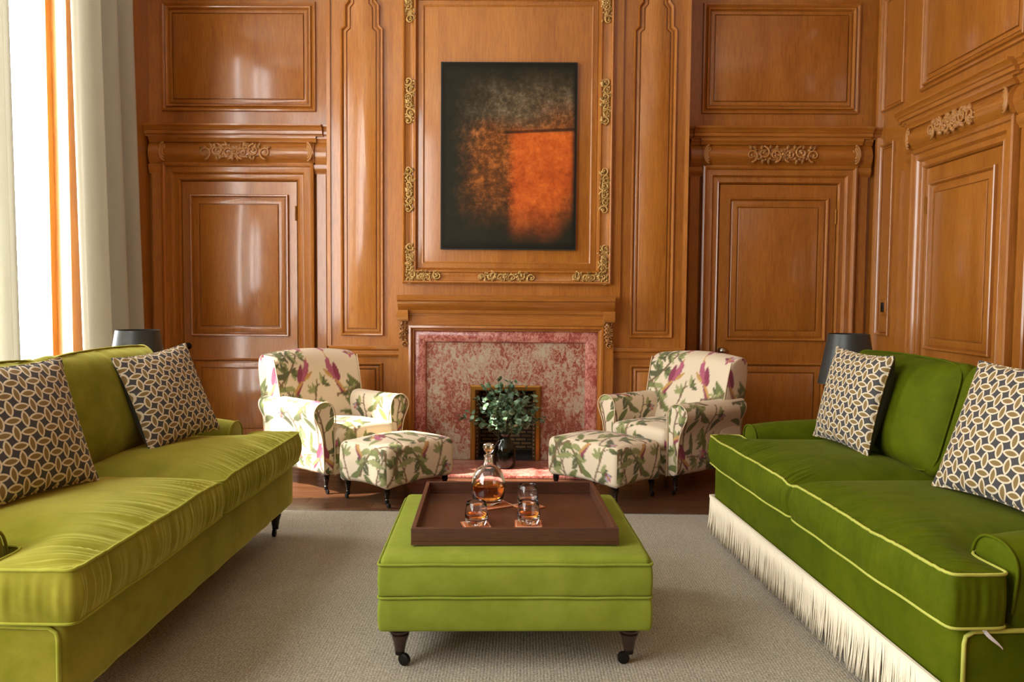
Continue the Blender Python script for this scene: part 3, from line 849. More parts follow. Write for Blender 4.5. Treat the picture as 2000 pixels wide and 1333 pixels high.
# ------------------------------------------------------------------ light switch
sw = tag(empty('light_switch', (XR-0.001, 6.17, 1.185)), 'small black light switch on an oak plate in the corner', 'switch')
v, f = rbox(0.006, 0.05, 0.062, 0.004, (1, 2, 2), 2); obj('switch_plate', v + (-0.008, 0, 0), f, M['oak_v'], sw, auto=40)
v, f = rbox(0.004, 0.022, 0.036, 0.003, (1, 2, 2), 2); obj('switch_insert', v + (-0.017, 0, 0), f, M['black'], sw, auto=40)
v, f = rbox(0.004, 0.008, 0.014, 0.002, (1, 2, 2), 2); obj('switch_rocker', v + (-0.0225, 0, 0.003), f, M['iron'], sw, auto=40)

# ------------------------------------------------------------------ curtains
def curtain(name, y0, y1, x0, folds, label, seed, amp=0.05, z1=3.98, flare=0.05, mat='curtain', group='linen curtains'):
    root = tag(empty(name, (x0, (y0+y1)/2, 0.0)), label, 'curtain', group)
    nu, nz = folds*14, 40; v = []; f = []; rr = np.random.default_rng(seed); ph = rr.uniform(0, 6.28, 4)
    yc, hw = (y0+y1)/2, (y1-y0)/2
    for j in range(nz+1):
        tz = j/nz; z = 0.012 + (z1-0.012)*tz
        for i in range(nu+1):
            tu = i/nu; a = 2*PI*folds*(tu + 0.02*math.sin(3*PI*tu+ph[0]) + 0.012*(1-tz)*math.sin(5*tu*PI+ph[1]))
            am = amp*(0.8+0.35*math.sin(4.1*tu+ph[2]))*(0.75+0.4*(1-tz))
            x = am*math.sin(a) + flare*(1-tz)**1.3
            y = -hw + 2*hw*tu + 0.35*am*math.cos(a)*0.6
            y *= 1 + 0.03*(1-tz)
            v.append((x, y, z))
    for j in range(nz):
        for i in range(nu): f.append((j*(nu+1)+i, j*(nu+1)+i+1, (j+1)*(nu+1)+i+1, (j+1)*(nu+1)+i))
    o = obj('curtain_cloth', v, f, M[mat], root, smooth=True)
    mod = o.modifiers.new('cloth_thickness', 'SOLIDIFY'); mod.thickness = 0.003
    m = MB(); m.box((-0.03, -hw, z1-0.06), (0.03, hw, z1)); m.build('heading_tape', M[mat], root)
    return root
curtain('curtain', 5.04, 5.92, -2.785, 4, 'oatmeal linen curtain hanging beside the panelled door', 2, amp=0.062)
curtain('curtain', 4.20, 4.51, -2.83, 3, 'greyish linen curtain at the left edge of the picture', 5, amp=0.032, flare=0.015)
curtain('sheer_curtain', 3.22, 4.17, -2.885, 9, 'white net curtain behind the greyish linen curtain', 14, 0.018, flare=0.0, mat='net', group='sheer curtains')
curtain('sheer_curtain', -0.95, 2.45, -2.80, 19, 'white sheer drawn across the near window', 9, 0.03, mat='sheer', group='sheer curtains')
cr = tag(empty('curtain_pole', (XL, 4.8, 4.0)), 'brass curtain pole over the window', 'pole')
m = MB(); m.tube([(0.11, -1.3, 0.0), (0.11, 1.3, 0.0)], 0.018, 12); m.build('pole', M['brass'], cr, smooth=True)
for yy in (-1.2, 0.0, 1.2):
    m = MB(); m.box((0.0, yy-0.015, -0.02), (0.10, yy+0.015, 0.02)); m.build('bracket', M['brass'], cr)

# ------------------------------------------------------------------ rug
rug = tag(empty('rug', (-0.06, 1.6, 0.0)), 'large grey ribbed wool rug under the sofas', 'rug')
v, f = rbox(1.99, 3.02, 0.006, 0.005, (4, 4, 1), 2); obj('pile', v + (0, 0, 0.0062), f, M['rug'], rug, auto=40)
MB().box((-1.99, 3.02, 0.0002), (1.99, 3.035, 0.0105)).build('binding', M['rug_edge'], rug)

# ------------------------------------------------------------------ turned legs
def turned_leg(parent, x, y, top, r, wood_mat, caster_mat, slim=False, ang=0.0):
    h0 = 0.048 if not slim else 0.036
    H = top - h0
    if slim: prof = [(0.010, 0), (0.011, 0.1), (0.014, 0.14), (0.011, 0.18), (0.013, 0.35), (0.017, 0.55), (0.021, 0.66), (0.015, 0.70), (0.022, 0.76), (0.015, 0.82), (0.024, 0.88), (0.026, 1.0)]
    else: prof = [(0.45, 0), (0.50, 0.10), (0.62, 0.35), (0.86, 0.62), (0.72, 0.66), (0.98, 0.72), (0.98, 0.80), (0.78, 0.83), (1.0, 0.88), (1.0, 1.0)]
    m = MB(); m.lathe([((q if slim else q*r), h0 + t*H) for q, t in prof], 18, (x, y, 0))
    leg = m.build('leg', wood_mat, parent, auto=40)
    k = 1.0 if not slim else 0.72
    m = MB(); ca, sa = math.cos(ang), math.sin(ang)
    m.lathe([(0.016*k, h0-0.012), (0.017*k, h0+0.012), (0.013*k, h0+0.016)], 12, (x, y, 0))
    m.box((x-0.006*k+0.010*ca*k, y-0.006*k+0.010*sa*k, 0.022*k), (x+0.006*k+0.010*ca*k, y+0.006*k+0.010*sa*k, h0))
    m.build('caster_socket', caster_mat, leg, auto=40)
    m = MB(); cx, cy = x+0.018*ca*k, y+0.018*sa*k
    n = 14; vv = []; ff = []
    for w, rr in ((-0.009*k, 0.014*k), (-0.007*k, 0.020*k), (0.007*k, 0.020*k), (0.009*k, 0.014*k)):
        for q in range(n):
            a = 2*PI*q/n; vv.append((cx - sa*w + ca*rr*math.cos(a), cy + ca*w + sa*rr*math.cos(a), 0.0205*k + rr*math.sin(a)))
    ff = [(i*n+q, i*n+(q+1) % n, (i+1)*n+(q+1) % n, (i+1)*n+q) for i in range(3) for q in range(n)] + [tuple(range(n)), tuple(range(4*n-1, 3*n-1, -1))]
    m.add(vv, ff); m.build('caster_wheel', caster_mat, leg, auto=40)
    return leg

# ------------------------------------------------------------------ sofas (local: front +x, length along y, base front at x = 0)
def make_sofa(root, vel, pip, fringe, seed, ax, ex):
    # base
    v, f = rbox(0.455, 1.06, 0.115, 0.024, (10, 24, 4), 4); v += (-0.463, 0, 0.26)
    v[:, 0] += 0.004*wob(v[:, 1], seed, [3, 7])*(v[:, 0] > -0.1)
    base = obj('base', v, f, vel, root, smooth=True)
    for s in (-1, 1):     # piped end panels of the plinth front
        P = [(-0.03, s*1.062, 0.152), (-0.030, s*1.062, 0.33), (-0.034, s*1.062, 0.350), (-0.055, s*1.062, 0.362), (-0.21, s*1.062, 0.364), (-0.235, s*1.062, 0.35), (-0.235, s*1.062, 0.152)]
        m = MB(); m.tube(P, 0.006, 6); m.build('piping', pip, base, smooth=True)
    # seat cushions, L-shaped so that they wrap in front of the arms
    zb, zt = 0.376, 0.516
    xs = list(np.linspace(-0.64, ex, 5)) + [ex*0.55, -0.028, 0.016]; ys = [0.007, 0.05] + list(np.linspace(0.12, 0.865, 8)) + [0.97, 1.035, 1.074]; zs = [zb, (zb+zt)/2, zt]
    V, F, cr, loops = voxel_cage(xs, ys, zs, lambda x, y: y < 0.865 or x > ex)
    SV, SF = subdiv(V, F, 4, cr)
    out2 = bspline(loops[0], 6)[:, :2]
    def dfm(P, sd):
        P = P.copy(); wz = np.clip((P[:, 2]-zb)/(zt-zb), 0, 1)
        d = poly_dist(P[:, :2], out2)
        crown = 1-np.exp(-d/0.11)
        topw = np.clip((wz-0.5)*2, 0, 1)
        y = P[:, 1]; x = P[:, 0]
        P[:, 2] += topw*(0.060*crown*np.clip(1.0-0.5*np.abs((y-0.5)/0.6)**3, 0.3, 1)) - 0.016*topw*np.exp(-((y-0.006)/0.05)**2)
        fr_ = np.exp(-np.clip(0.016-x, 0, 9)/0.05)
        # gathers along the front seam
        pl = wob(y+0.35*x+0.02*np.sin(9*x+5*y), sd, [9, 15, 23, 34, 52])*(0.75+0.6*wob(y, sd+1, [2.3, 4.1, 7.0]))
        near = np.exp(-(np.clip(0.01-x, 0, 9)/(0.10+0.05*wob(y, sd+9, [3.1, 5.7, 11])))**2)*np.clip(d/0.02, 0, 1)
        P[:, 2] += topw*0.016*pl*near
        side = np.sin(PI*wz)
        P[:, 0] += fr_*side*(0.014+0.013*pl)
        ends = np.exp(-np.clip(1.074-y, 0, 9)/0.03)
        P[:, 1] += ends*side*(0.010+0.003*wob(x, sd+3, [13, 22, 35]))
        # soft bow of the whole front edge
        P[:, 0] += fr_*(0.010*np.sin(PI*np.clip(y/1.15, 0, 1)) + 0.004*wob(y, sd+5, [1.7, 3.3]))
        P[:, 2] += 0.003*wob(y, sd+6, [1.2, 2.7])*topw
        return P
    for s, sd in ((1, seed+10), (-1, seed+30)):
        D = dfm(SV, sd); D[:, 1] *= s
        c = obj('seat_cushion', D, SF, vel, root, smooth=True)
        for lp in loops:
            Q = dfm(bspline(lp, 10), sd); Q[:, 1] *= s
            m = MB(); m.tube(Q, 0.0046, 6, closed=True); m.build('piping', pip, c, smooth=True)
    # back frame
    front = [(-0.66, 0.30), (-0.69, 0.5), (-0.735, 0.72), (-0.77, 0.845)]; rear = [(-0.93, 0.15), (-0.95, 0.5), (-0.96, 0.74), (-0.92, 0.86)]
    v, f = pair_sweep(front, rear, [-1.025, -1.01, -0.6, 0, 0.6, 1.01, 1.025], lambda a, b, t: (a, t, b))
    v, f = subdiv(v, f, 3); obj('back_frame', v, f, vel, root, smooth=True)
    # back cushions
    for s in (1, -1):
        V, F = rbox(0.105, 0.455, 0.232, 0.06, (4, 26, 16), 5)
        yy, zz = V[:, 1]/0.455, V[:, 2]/0.232
        pil = np.clip(1-yy**4, 0, 1)*np.clip(1-zz**4, 0, 1)
        V[:, 0] = V[:, 0]*(0.55+0.72*pil) + 0.004*wob(V[:, 1]+0.4*V[:, 2], seed+s, [4, 9])
        V[:, 2] += 0.016*np.cos(yy*PI/2)*(zz > 0) + 0.010*np.abs(yy)**3*(zz > 0.5) + 0.004*wob(V[:, 1], seed+7, [5, 11])*(zz > 0.6)
        a = math.radians(15); R = np.array([[math.cos(a), 0, -math.sin(a)], [0, 1, 0], [math.sin(a), 0, math.cos(a)]])
        V2 = V@R.T + (-0.672, s*0.463, 0.742)
        c = obj('back_cushion', V2, F, vel, root, smooth=True)
        for xo in (0.052, -0.052):
            Q = []
            for t in np.linspace(0, 1, 90, endpoint=False):
                a2 = 2*PI*t; q = np.array([math.cos(a2), math.sin(a2)]); k = (abs(q[0])**8+abs(q[1])**8)**(-1/8); q = q*k
                y0, z0 = 0.450*q[0], 0.226*q[1]
                z0 += (0.016*math.cos(q[0]*PI/2)+0.010*abs(q[0])**3)*(q[1] > 0.3)
                Q.append((xo, y0, z0))
            m = MB(); m.tube(np.array(Q)@R.T + (-0.672, s*0.463, 0.742), 0.0046, 6, closed=True); m.build('piping', vel, c, smooth=True)
    # arms
    for s in (1, -1):
        inn = [(0.880, 0.20), (0.880, 0.40), (0.872, 0.50), (0.880, 0.56), (0.918, 0.608)]; out = [(1.052, 0.155), (1.052, 0.40), (1.068, 0.50), (1.078, 0.562), (1.025, 0.610)]
        def pl(a, b, t):
            k = max(0, (ax-t)/0.65); drop = -0.022*math.exp(-(ax-t)/0.09)
            return (t, s*a, b + (0.016*k + drop)*max(0, (b-0.3)/0.3))
        v, f = pair_sweep(inn, out, [ax, ax-0.015, ax-0.14, -0.5, -0.7, -0.86, -0.875], pl)
        v, f = subdiv(v, f, 3); arm = obj('arm', v, f, vel, root, smooth=True)
        P = [(ax-0.004, s*a, b-0.02*max(0, (b-0.3)/0.3)) for a, b in inn[1:]+list(reversed(out))[:-1]]
        m = MB(); m.tube(bspline_open(P, 8), 0.0046, 6); m.build('piping', vel, arm, smooth=True)
    if not fringe:
        for yy in (-0.975, 0.975):
            for xx in (-0.08, -0.84): turned_leg(root, xx, yy, 0.150, 0.036, M['ebony'], M['iron'], ang=-PI/2)
    else:
        for yy in (-0.95, 0.95):
            for xx in (-0.10, -0.82): turned_leg(root, xx, yy, 0.150, 0.03, M['ebony'], M['iron'], ang=-PI/2)
        rr = random.Random(seed); m = MB()
        path = [((0.006, -1.064), (0.006, 1.064), (1, 0)), ((0.0, -1.068), (-0.90, -1.068), (0, -1)), ((0.0, 1.068), (-0.90, 1.068), (0, 1))]
        for a, b, nrm in path:
            L = math.dist(a, b); n = int(L/0.0042)
            for i in range(n):
                t = (i+rr.random())/n; x, y = a[0]+(b[0]-a[0])*t, a[1]+(b[1]-a[1])*t
                o = rr.uniform(-0.004, 0.006); le = rr.uniform(0.168, 0.190); sx, sy = rr.gauss(0, 0.006), rr.gauss(0, 0.006)
                P = [(x+nrm[0]*(0.004+o*q)+sx*q*q, y+nrm[1]*(0.004+o*q)+sy*q*q, max(0.0015, 0.196-le*q)) for q in (0, 0.35, 0.7, 1.0)]
                m.tube(P, [0.0026, 0.0027, 0.0027, 0.0018], 4)
        tag(m.build('fringe', M['cotton'], root, smooth=True), 'cream bullion fringe', kind='stuff')
        m = MB(); m.box((0.002, -1.065, 0.190), (0.012, 1.065, 0.206)); m.box((-0.90, -1.074, 0.190), (0.012, -1.062, 0.206)); m.box((-0.90, 1.062, 0.190), (0.012, 1.074, 0.206))
        m.build('fringe_heading', M['cotton'], root)
        m = MB(); n = 8; vv = []
        for i in range(n+1):
            t = i/n
            for w in (-0.018, 0.018):
                vv.append((-0.075-0.055*t+0.004*math.sin(5*t), 1.066+0.005*math.sin(3*t), 0.376-0.060*t + w*(0.55-0.45*t)))
        ff = [(2*i, 2*i+1, 2*i+3, 2*i+2) for i in range(n)]
        o = obj('care_label', vv, ff, M['label'], root); md = o.modifiers.new('t', 'SOLIDIFY'); md.thickness = 0.001
    return root

def bspline_open(P, sub=8):
    P = np.asarray(P, float); P = np.vstack([2*P[0]-P[1], P, 2*P[-1]-P[-2]]); out = []
    for i in range(len(P)-3):
        a, b, c, d = P[i:i+4]
        for k in range(sub):
            t = k/sub; out.append(((1-t)**3*a + (3*t**3-6*t*t+4)*b + (-3*t**3+3*t*t+3*t+1)*c + t**3*d)/6)
    return np.array(out)

sofa1 = empty('sofa', (-1.178, 3.14, 0.0122), 0.0, 'green velvet sofa by the window, on bare turned legs', 'sofa', 'pair of green velvet sofas')
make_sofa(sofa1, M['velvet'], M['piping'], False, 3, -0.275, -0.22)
sofa2 = empty('sofa', (1.068, 3.185, 0.0122), PI+math.radians(3.85), 'green velvet sofa edged with long cream fringe', 'sofa', 'pair of green velvet sofas')
make_sofa(sofa2, M['velvet_shaded'], M['piping_highlight'], True, 60, -0.158, -0.142)

# ------------------------------------------------------------------ scatter cushions
def scatter(loc, yaw, lean, size, label, roll=0.0, depth=0.085):
    """square cushion: local x across, y up, z out of the patterned face; loc is the middle of its bottom edge"""
    root = empty('scatter_cushion', (0, 0, 0), 0, label, 'cushion', 'ring patterned scatter cushions')
    n = 36; h = size/2; g = np.linspace(-1, 1, n+1)
    g = np.sign(g)*(1-(1-np.abs(g))**1.35)
    U, Vv = np.meshgrid(g, g); U = U.ravel(); Vv = Vv.ravel()
    x = h*U*(1-0.075*(1-Vv**2)*np.abs(U)**2); y = h*Vv*(1-0.075*(1-U**2)*np.abs(Vv)**2)
    th = depth*np.clip((1-U**2), 0, 1)**0.45*np.clip((1-Vv**2), 0, 1)**0.45
    rr = np.random.default_rng(int(abs(loc[1])*1000))
    th = th*(1+0.10*np.sin(3*U+rr.uniform(0, 6))*np.sin(2.6*Vv+rr.uniform(0, 6))) + 0.004*np.sin(14*U+rr.uniform(0, 6))*(np.abs(Vv) > 0.7)
    F = [(j*(n+1)+i, j*(n+1)+i+1, (j+1)*(n+1)+i+1, (j+1)*(n+1)+i) for j in range(n) for i in range(n)]
    A = np.stack([x, y+h, 0.6*th+0.002], 1); B = np.stack([x, y+h, -1.05*th-0.002], 1)
    obj('patterned_front', A, F, M['rings'], root, smooth=True, recalc=False)
    obj('charcoal_back', B, [q[::-1] for q in F], M['charcoal'], root, smooth=True, recalc=False)
    P = [A[i] for i in range(n+1)] + [A[j*(n+1)+n] for j in range(1, n+1)] + [A[n*(n+1)+i] for i in range(n-1, -1, -1)] + [A[j*(n+1)] for j in range(n-1, 0, -1)]
    P = np.array(P); P[:, 2] = 0
    m = MB(); m.tube(P, 0.0045, 6, closed=True); m.build('piped_edge', M['rings'], root, smooth=True)
    # face normal horizontal direction yaw, tipped back by lean, turned in its plane by roll
    nz = Vector((math.cos(yaw)*math.cos(lean), math.sin(yaw)*math.cos(lean), math.sin(lean)))
    xx = Vector((-math.sin(yaw), math.cos(yaw), 0)); yy = nz.cross(xx)
    R = Matrix((xx, yy, nz)).transposed().to_4x4() @ Matrix.Rotation(roll, 4, 'Z')
    root.matrix_world = Matrix.Translation(loc) @ R
    return root
def yawof(nx, ny): return math.atan2(ny, nx)
scatter((-1.525, 3.68, 0.580), yawof(0.93, -0.37), math.radians(22), 0.44, 'ring patterned cushion at the far end of the window-side sofa', roll=math.radians(6), depth=0.10)
scatter((-1.575, 2.655, 0.580), yawof(0.96, -0.27), math.radians(20), 0.46, 'ring patterned cushion cut by the left edge of the picture', depth=0.10)
scatter((1.440, 3.71, 0.582), yawof(-0.975, -0.18), math.radians(13), 0.44, 'ring patterned cushion at the far end of the fringed sofa', roll=math.radians(-2), depth=0.10)
scatter((1.530, 2.695, 0.582), yawof(-0.97, -0.23), math.radians(22), 0.48, 'ring patterned cushion cut by the right edge of the picture', depth=0.10)

# ------------------------------------------------------------------ floral print (a repeat drawn into an array, carried by vertex colours)
TS, TM = 640, 1.04
def make_print():
    yy, xx = np.mgrid[0:TS, 0:TS].astype(np.float32)
    img = np.empty((TS, TS, 3), np.float32); img[:] = srgb(222, 206, 178)[:3]
    def blend(mask, col):
        img[:] = img*(1-mask[..., None]) + np.array(col[:3], np.float32)*mask[..., None]
    def wrap(cx, cy):
        dx = (xx-cx+TS/2) % TS - TS/2; dy = (yy-cy+TS/2) % TS - TS/2; return dx, dy
    def leaf(cx, cy, L, W, ang, col, bend=0.0):
        dx, dy = wrap(cx, cy); ca, sa = math.cos(ang), math.sin(ang)
        u = dx*ca+dy*sa; v = -dx*sa+dy*ca; t = u/L; v = v - bend*W*(t*(1-t))*4
        half = W*np.sqrt(np.clip(t, 0, 1))*np.clip(1-t, 0, 1)**0.75*1.55
        m = np.clip((half-np.abs(v))/1.6+0.5, 0, 1)*((t > 0) & (t < 1)); blend(m, col)
        rib = np.clip((1.3-np.abs(v))/1.2, 0, 1)*((t > 0.05) & (t < 0.8))*0.4; blend(rib, [c*1.7 for c in col[:3]])
    def line(P, w, col):
        P = np.asarray(P)
        m = np.zeros((TS, TS), np.float32)
        for (x, y), q in zip(P, np.linspace(w, w*0.6, len(P))):
            dx, dy = wrap(x, y); m = np.maximum(m, np.clip((q-np.hypot(dx, dy))/1.5+0.5, 0, 1))
        blend(m, col)
    rr = random.Random(21)
    BR, G1, G2, G3 = srgb(112, 88, 58), srgb(104, 112, 58), srgb(142, 146, 92), srgb(82, 86, 50)
    PK, MG, OC, LV = srgb(168, 84, 108), srgb(132, 48, 74), srgb(184, 140, 72), srgb(170, 148, 168)
    stems = []
    for sx, sy, a, n in ((60, 20, 1.2, 92), (330, 10, 1.75, 92), (520, 320, 1.1, 86), (200, 330, 1.9, 80), (440, 120, 2.4, 60), (90, 420, 0.5, 60), (560, 60, 1.9, 70), (20, 300, 0.9, 60), (400, 380, 0.3, 50)):
        P = [(sx, sy)]; k = rr.uniform(-0.01, 0.01)
        for i in range(n):
            k += rr.gauss(0, 0.005); k *= 0.96; a += k + 0.012*math.sin(i/11.0)
            P.append((P[-1][0]+5*math.cos(a), P[-1][1]+5*math.sin(a)))
        stems.append(P); line(P, 5.4, BR)
        for i in range(6, n, 8):
            x, y = P[i]; side = 1 if (i//8) % 2 else -1
            b = math.atan2(P[i][1]-P[i-1][1], P[i][0]-P[i-1][0]) + side*rr.uniform(0.6, 1.2)
            T = [(x+3*j*math.cos(b+side*0.02*j), y+3*j*math.sin(b+side*0.02*j)) for j in range(rr.randint(5, 11))]
            line(T, 3.0, BR); ex, ey = T[-1]
            c = rr.choice((G1, G1, G2, G3))
            if rr.random() < 0.45:
                leaf(ex, ey, rr.uniform(58, 92), rr.uniform(16, 22), b+side*0.2, c, rr.uniform(-1, 1))
            else:
                for q in (-0.9, -0.3, 0.35, 0.95): leaf(ex, ey, rr.uniform(32, 48), rr.uniform(9, 13), b+q, rr.choice((G1, G2, G3)))
    def bird(x, y, s, ang, flip):
        def L(u, v, ln, w, a, c):
            ca, sa = math.cos(ang), math.sin(ang); v *= flip
            leaf(x+s*(u*ca-v*sa), y+s*(u*sa+v*ca), ln*s, w*s, ang+a*flip, c)
        L(-70, -6, 74, 8, 0.10, MG); L(-66, 4, 70, 7, -0.1, OC)
        L(-22, 0, 62, 17, 0.12, PK); L(-30, 6, 56, 13, 0.35, MG); L(-12, -6, 40, 8, -0.25, OC); L(18, 2, 30, 11, 0.6, PK); L(40, 15, 13, 3.5, 0.3, OC)
    bird(250, 470, 1.45, 0.9, 1); bird(388, 472, 1.5, 2.1, -1); bird(560, 300, 1.3, 0.6, 1); bird(110, 200, 1.3, 2.4, -1); bird(420, 60, 1.2, 0.4, 1)
    def flower(x, y, s):
        for k in range(6): leaf(x, y, 26*s, 11*s, k*1.047+0.3, rr.choice((PK, MG, LV)))
        for k in range(3): leaf(x, y, 14*s, 6*s, k*2.1, OC)
    for x, y, s in ((40, 560, 1.0), (500, 560, 1.1), (250, 190, 0.9), (600, 110, 1.0), (330, 330, 0.7)): flower(x, y, s)
    for x, y in ((170, 560), (320, 590), (470, 400), (180, 400), (600, 440), (30, 120), (330, 140), (500, 200), (230, 300), (620, 620)):
        b = rr.uniform(0, 6.28)
        line([(x+3*j*math.cos(b+0.03*j), y+3*j*math.sin(b+0.03*j)) for j in range(14)], 3.0, BR)
        for q in range(5): leaf(x+8*q*math.cos(b), y+8*q*math.sin(b), rr.uniform(30, 50), rr.uniform(8, 12), b+(1 if q % 2 else -1)*rr.uniform(0.5, 1.1), rr.choice((G1, G2, G3, G2)), rr.uniform(-0.6, 0.6))
    return img
PRINT = make_print()

def print_colors(V, F, org=(0.0, 0.0)):
    V = np.asarray(V); N = np.zeros_like(V)
    Q = np.array([q if len(q) == 4 else (q[0], q[1], q[2], q[2]) for q in F])
    fn = np.cross(V[Q[:, 2]]-V[Q[:, 0]], V[Q[:, 3]]-V[Q[:, 1]])
    for k in range(4): np.add.at(N, Q[:, k], fn)
    A = np.abs(N); A[:, 2] *= 0.9
    d = A.argmax(1)
    u = np.where(d == 0, V[:, 1], V[:, 0]); v = np.where(d == 2, -V[:, 1], V[:, 2])
    iu = ((u-org[0])/TM*TS) % TS; iv = ((v-org[1])/TM*TS) % TS
    i0 = np.floor(iu).astype(int) % TS; j0 = np.floor(iv).astype(int) % TS; a = (iu-np.floor(iu))[:, None]; b = (iv-np.floor(iv))[:, None]
    i1 = (i0+1) % TS; j1 = (j0+1) % TS
    return (PRINT[j0, i0]*(1-a)+PRINT[j0, i1]*a)*(1-b) + (PRINT[j1, i0]*(1-a)+PRINT[j1, i1]*a)*b

# ------------------------------------------------------------------ armchairs (local: front -y)
def upholstered(name, V, F, parent, org=(0, 0)):
    return obj(name, V, F, M['print'], parent, smooth=True, colors=print_colors(V, F, org))
ORG = (-317/640*TM, 0.70-470/640*TM)

def make_chair(root):
    for s in (1, -1):
        inn = [(0.235, 0.115), (0.235, 0.26), (0.235, 0.40), (0.222, 0.475), (0.232, 0.538), (0.268, 0.582)]
        out = [(0.318, 0.115), (0.318, 0.26), (0.328, 0.39), (0.366, 0.458), (0.398, 0.520), (0.352, 0.584)]
        v, f = pair_sweep(inn, out, [-0.352, -0.335, -0.2, -0.05, 0.1, 0.24, 0.30], lambda a, b, t: (s*a, t + 0.02*(b-0.3), b + 0.02*max(0, t)*(b > 0.4)))
        v, f = subdiv(v, f, 4); arm = upholstered('arm', v, f, root, ORG)
        ring = [(s*a, -0.352+0.02*(b-0.3), b) for a, b in inn+out[::-1]]
        m = MB(); m.tube(bspline_open(ring, 6), 0.004, 5); Pv, Pf = m.v, m.f
        obj('piping', Pv, Pf, M['print'], arm, smooth=True, colors=np.tile(np.array(srgb(206, 186, 150)[:3]), (len(Pv), 1)))
    front = [(0.02, 0.115), (0.055, 0.36), (0.115, 0.58), (0.165, 0.76), (0.20, 0.862)]
    rear = [(0.30, 0.115), (0.31, 0.36), (0.335, 0.58), (0.385, 0.76), (0.360, 0.895)]
    def pb(a, b, t):
        k = (t/0.36)**2; hh = max(0, (b-0.3)/0.6)
        return (t*(0.93+0.05*hh), a - 0.045*k*hh + 0.0*t, b - 0.03*k*(b > 0.8))
    v, f = pair_sweep(front, rear, [-0.36, -0.345, -0.22, -0.08, 0.08, 0.22, 0.345, 0.36], pb)
    v, f = subdiv(v, f, 4); bk = upholstered('backrest', v, f, root, ORG)
    for s in (1, -1):
        P = bspline_open([pb(a, b, s*0.350) for a, b in front[1:]], 8); P[:, 1] -= 0.002
        m = MB(); m.tube(P, 0.004, 5)
        obj('piping', m.v, m.f, M['print'], bk, smooth=True, colors=np.tile(np.array(srgb(206, 186, 150)[:3]), (len(m.v), 1)))
    v, f = rbox(0.245, 0.20, 0.095, 0.02, (44, 36, 18), 4); v += (0, -0.135, 0.205); upholstered('seat_base', v, f, root, ORG)
    v, f = rbox(0.236, 0.235, 0.062, 0.04, (44, 44, 6), 6)
    v[:, 2] += 0.028*np.clip(1-(v[:, 0]/0.24)**2, 0, 1)*np.clip(1-(v[:, 1]/0.24)**4, 0, 1)*(v[:, 2] > 0)
    v += (0, -0.145, 0.345); upholstered('seat_cushion', v, f, root, ORG)
    for x in (-0.275, 0.275):
        turned_leg(root, x, -0.315, 0.125, 0.02, M['ebony'], M['iron'], True, ang=-PI/2)
        turned_leg(root, x, 0.25, 0.125, 0.02, M['ebony'], M['iron'], True, ang=PI/2)
    return root

def make_stool(root):
    v, f = rbox(0.285, 0.215, 0.125, 0.035, (60, 48, 24), 6)
    top = np.clip((v[:, 2])/0.125, 0, 1)
    v[:, 2] += 0.034*top*np.clip(1-(v[:, 0]/0.285)**2, 0, 1)*np.clip(1-(v[:, 1]/0.215)**2, 0, 1)
    # serpentine lower edge rising between the legs, softly waisted sides
    low = np.clip(-v[:, 2]/0.125, 0, 1)
    v[:, 2] += low*0.018*np.where(np.abs(v[:, 1]) > np.abs(v[:, 0])*0.7, np.cos(v[:, 0]/0.285*PI/2), np.cos(v[:, 1]/0.215*PI/2))
    k = 1+0.025*np.sin(PI*(v[:, 2]+0.125)/0.25); v[:, 0] *= k; v[:, 1] *= k
    v += (0, 0, 0.232); upholstered('upholstered_body', v, f, root, (ORG[0]+0.2, ORG[1]-0.30))
    for x in (-0.245, 0.245):
        for y in (-0.175, 0.175): turned_leg(root, x, y, 0.125, 0.02, M['ebony'], M['iron'], True, ang=-PI/2 if y < 0 else PI/2)
    return root

ch1 = make_chair(empty('armchair', (-1.29, 5.475, 0), math.radians(50), 'sunlit cream armchair with bird and leaf print by the window-side sofa', 'armchair', 'floral armchairs by the fireplace'))
ch2 = copy_tree(ch1); ch2.location = (1.035, 5.545, 0); ch2.rotation_euler = (0, 0, math.radians(-50)); ch2['label'] = 'cream armchair with bird and leaf print by the fringed sofa'
st1 = make_stool(empty('footstool', (-0.775, 5.035, 0), math.radians(52), 'bird print footstool in front of the sunlit armchair', 'footstool', 'floral footstools'))
st2 = copy_tree(st1); st2.location = (0.515, 5.125, 0); st2.rotation_euler = (0, 0, math.radians(-46)); st2['label'] = 'bird print footstool in front of the armchair by the fringed sofa'

# ------------------------------------------------------------------ velvet ottoman
OT = empty('ottoman', (-0.033, 3.068, 0.0122), math.radians(2.2), 'square green velvet ottoman on turned caster legs, carrying the tray', 'ottoman')
def band(name, z0, z1, r, hw, sd, hd=0.44):
    v, f = rbox(hw, hd, (z1-z0)/2, r, (36, 36, 6), 4)
    wz = np.cos(v[:, 2]/((z1-z0)/2)*PI/2)
    fy = v[:, 1] < -hd+0.03; fx = np.abs(v[:, 0]) > hw-0.03
    v[:, 1] -= fy*wz*(0.004+0.003*wob(v[:, 0], sd, [2.2, 4.5]))
    v[:, 0] += np.sign(v[:, 0])*fx*wz*(0.004+0.003*wob(v[:, 1], sd+1, [2.2, 4.5]))
    v[:, 2] += (z0+z1)/2
    return obj(name, v, f, M['velvet_o'], OT, smooth=True)
b1 = band('lower_band', 0.135, 0.2495, 0.012, 0.448, 1)
b2 = band('upper_band', 0.2505, 0.360, 0.012, 0.448, 4)
v, f = rbox(0.444, 0.436, 0.022, 0.02, (30, 30, 1), 5)
v[:, 2] += 0.009*np.clip(1-(v[:, 0]/0.44)**4, 0, 1)*np.clip(1-(v[:, 1]/0.43)**4, 0, 1)*(v[:, 2] > 0); v[:, 2] += 0.360
top = obj('top_pad', v, f, M['velvet_o'], OT, smooth=True)
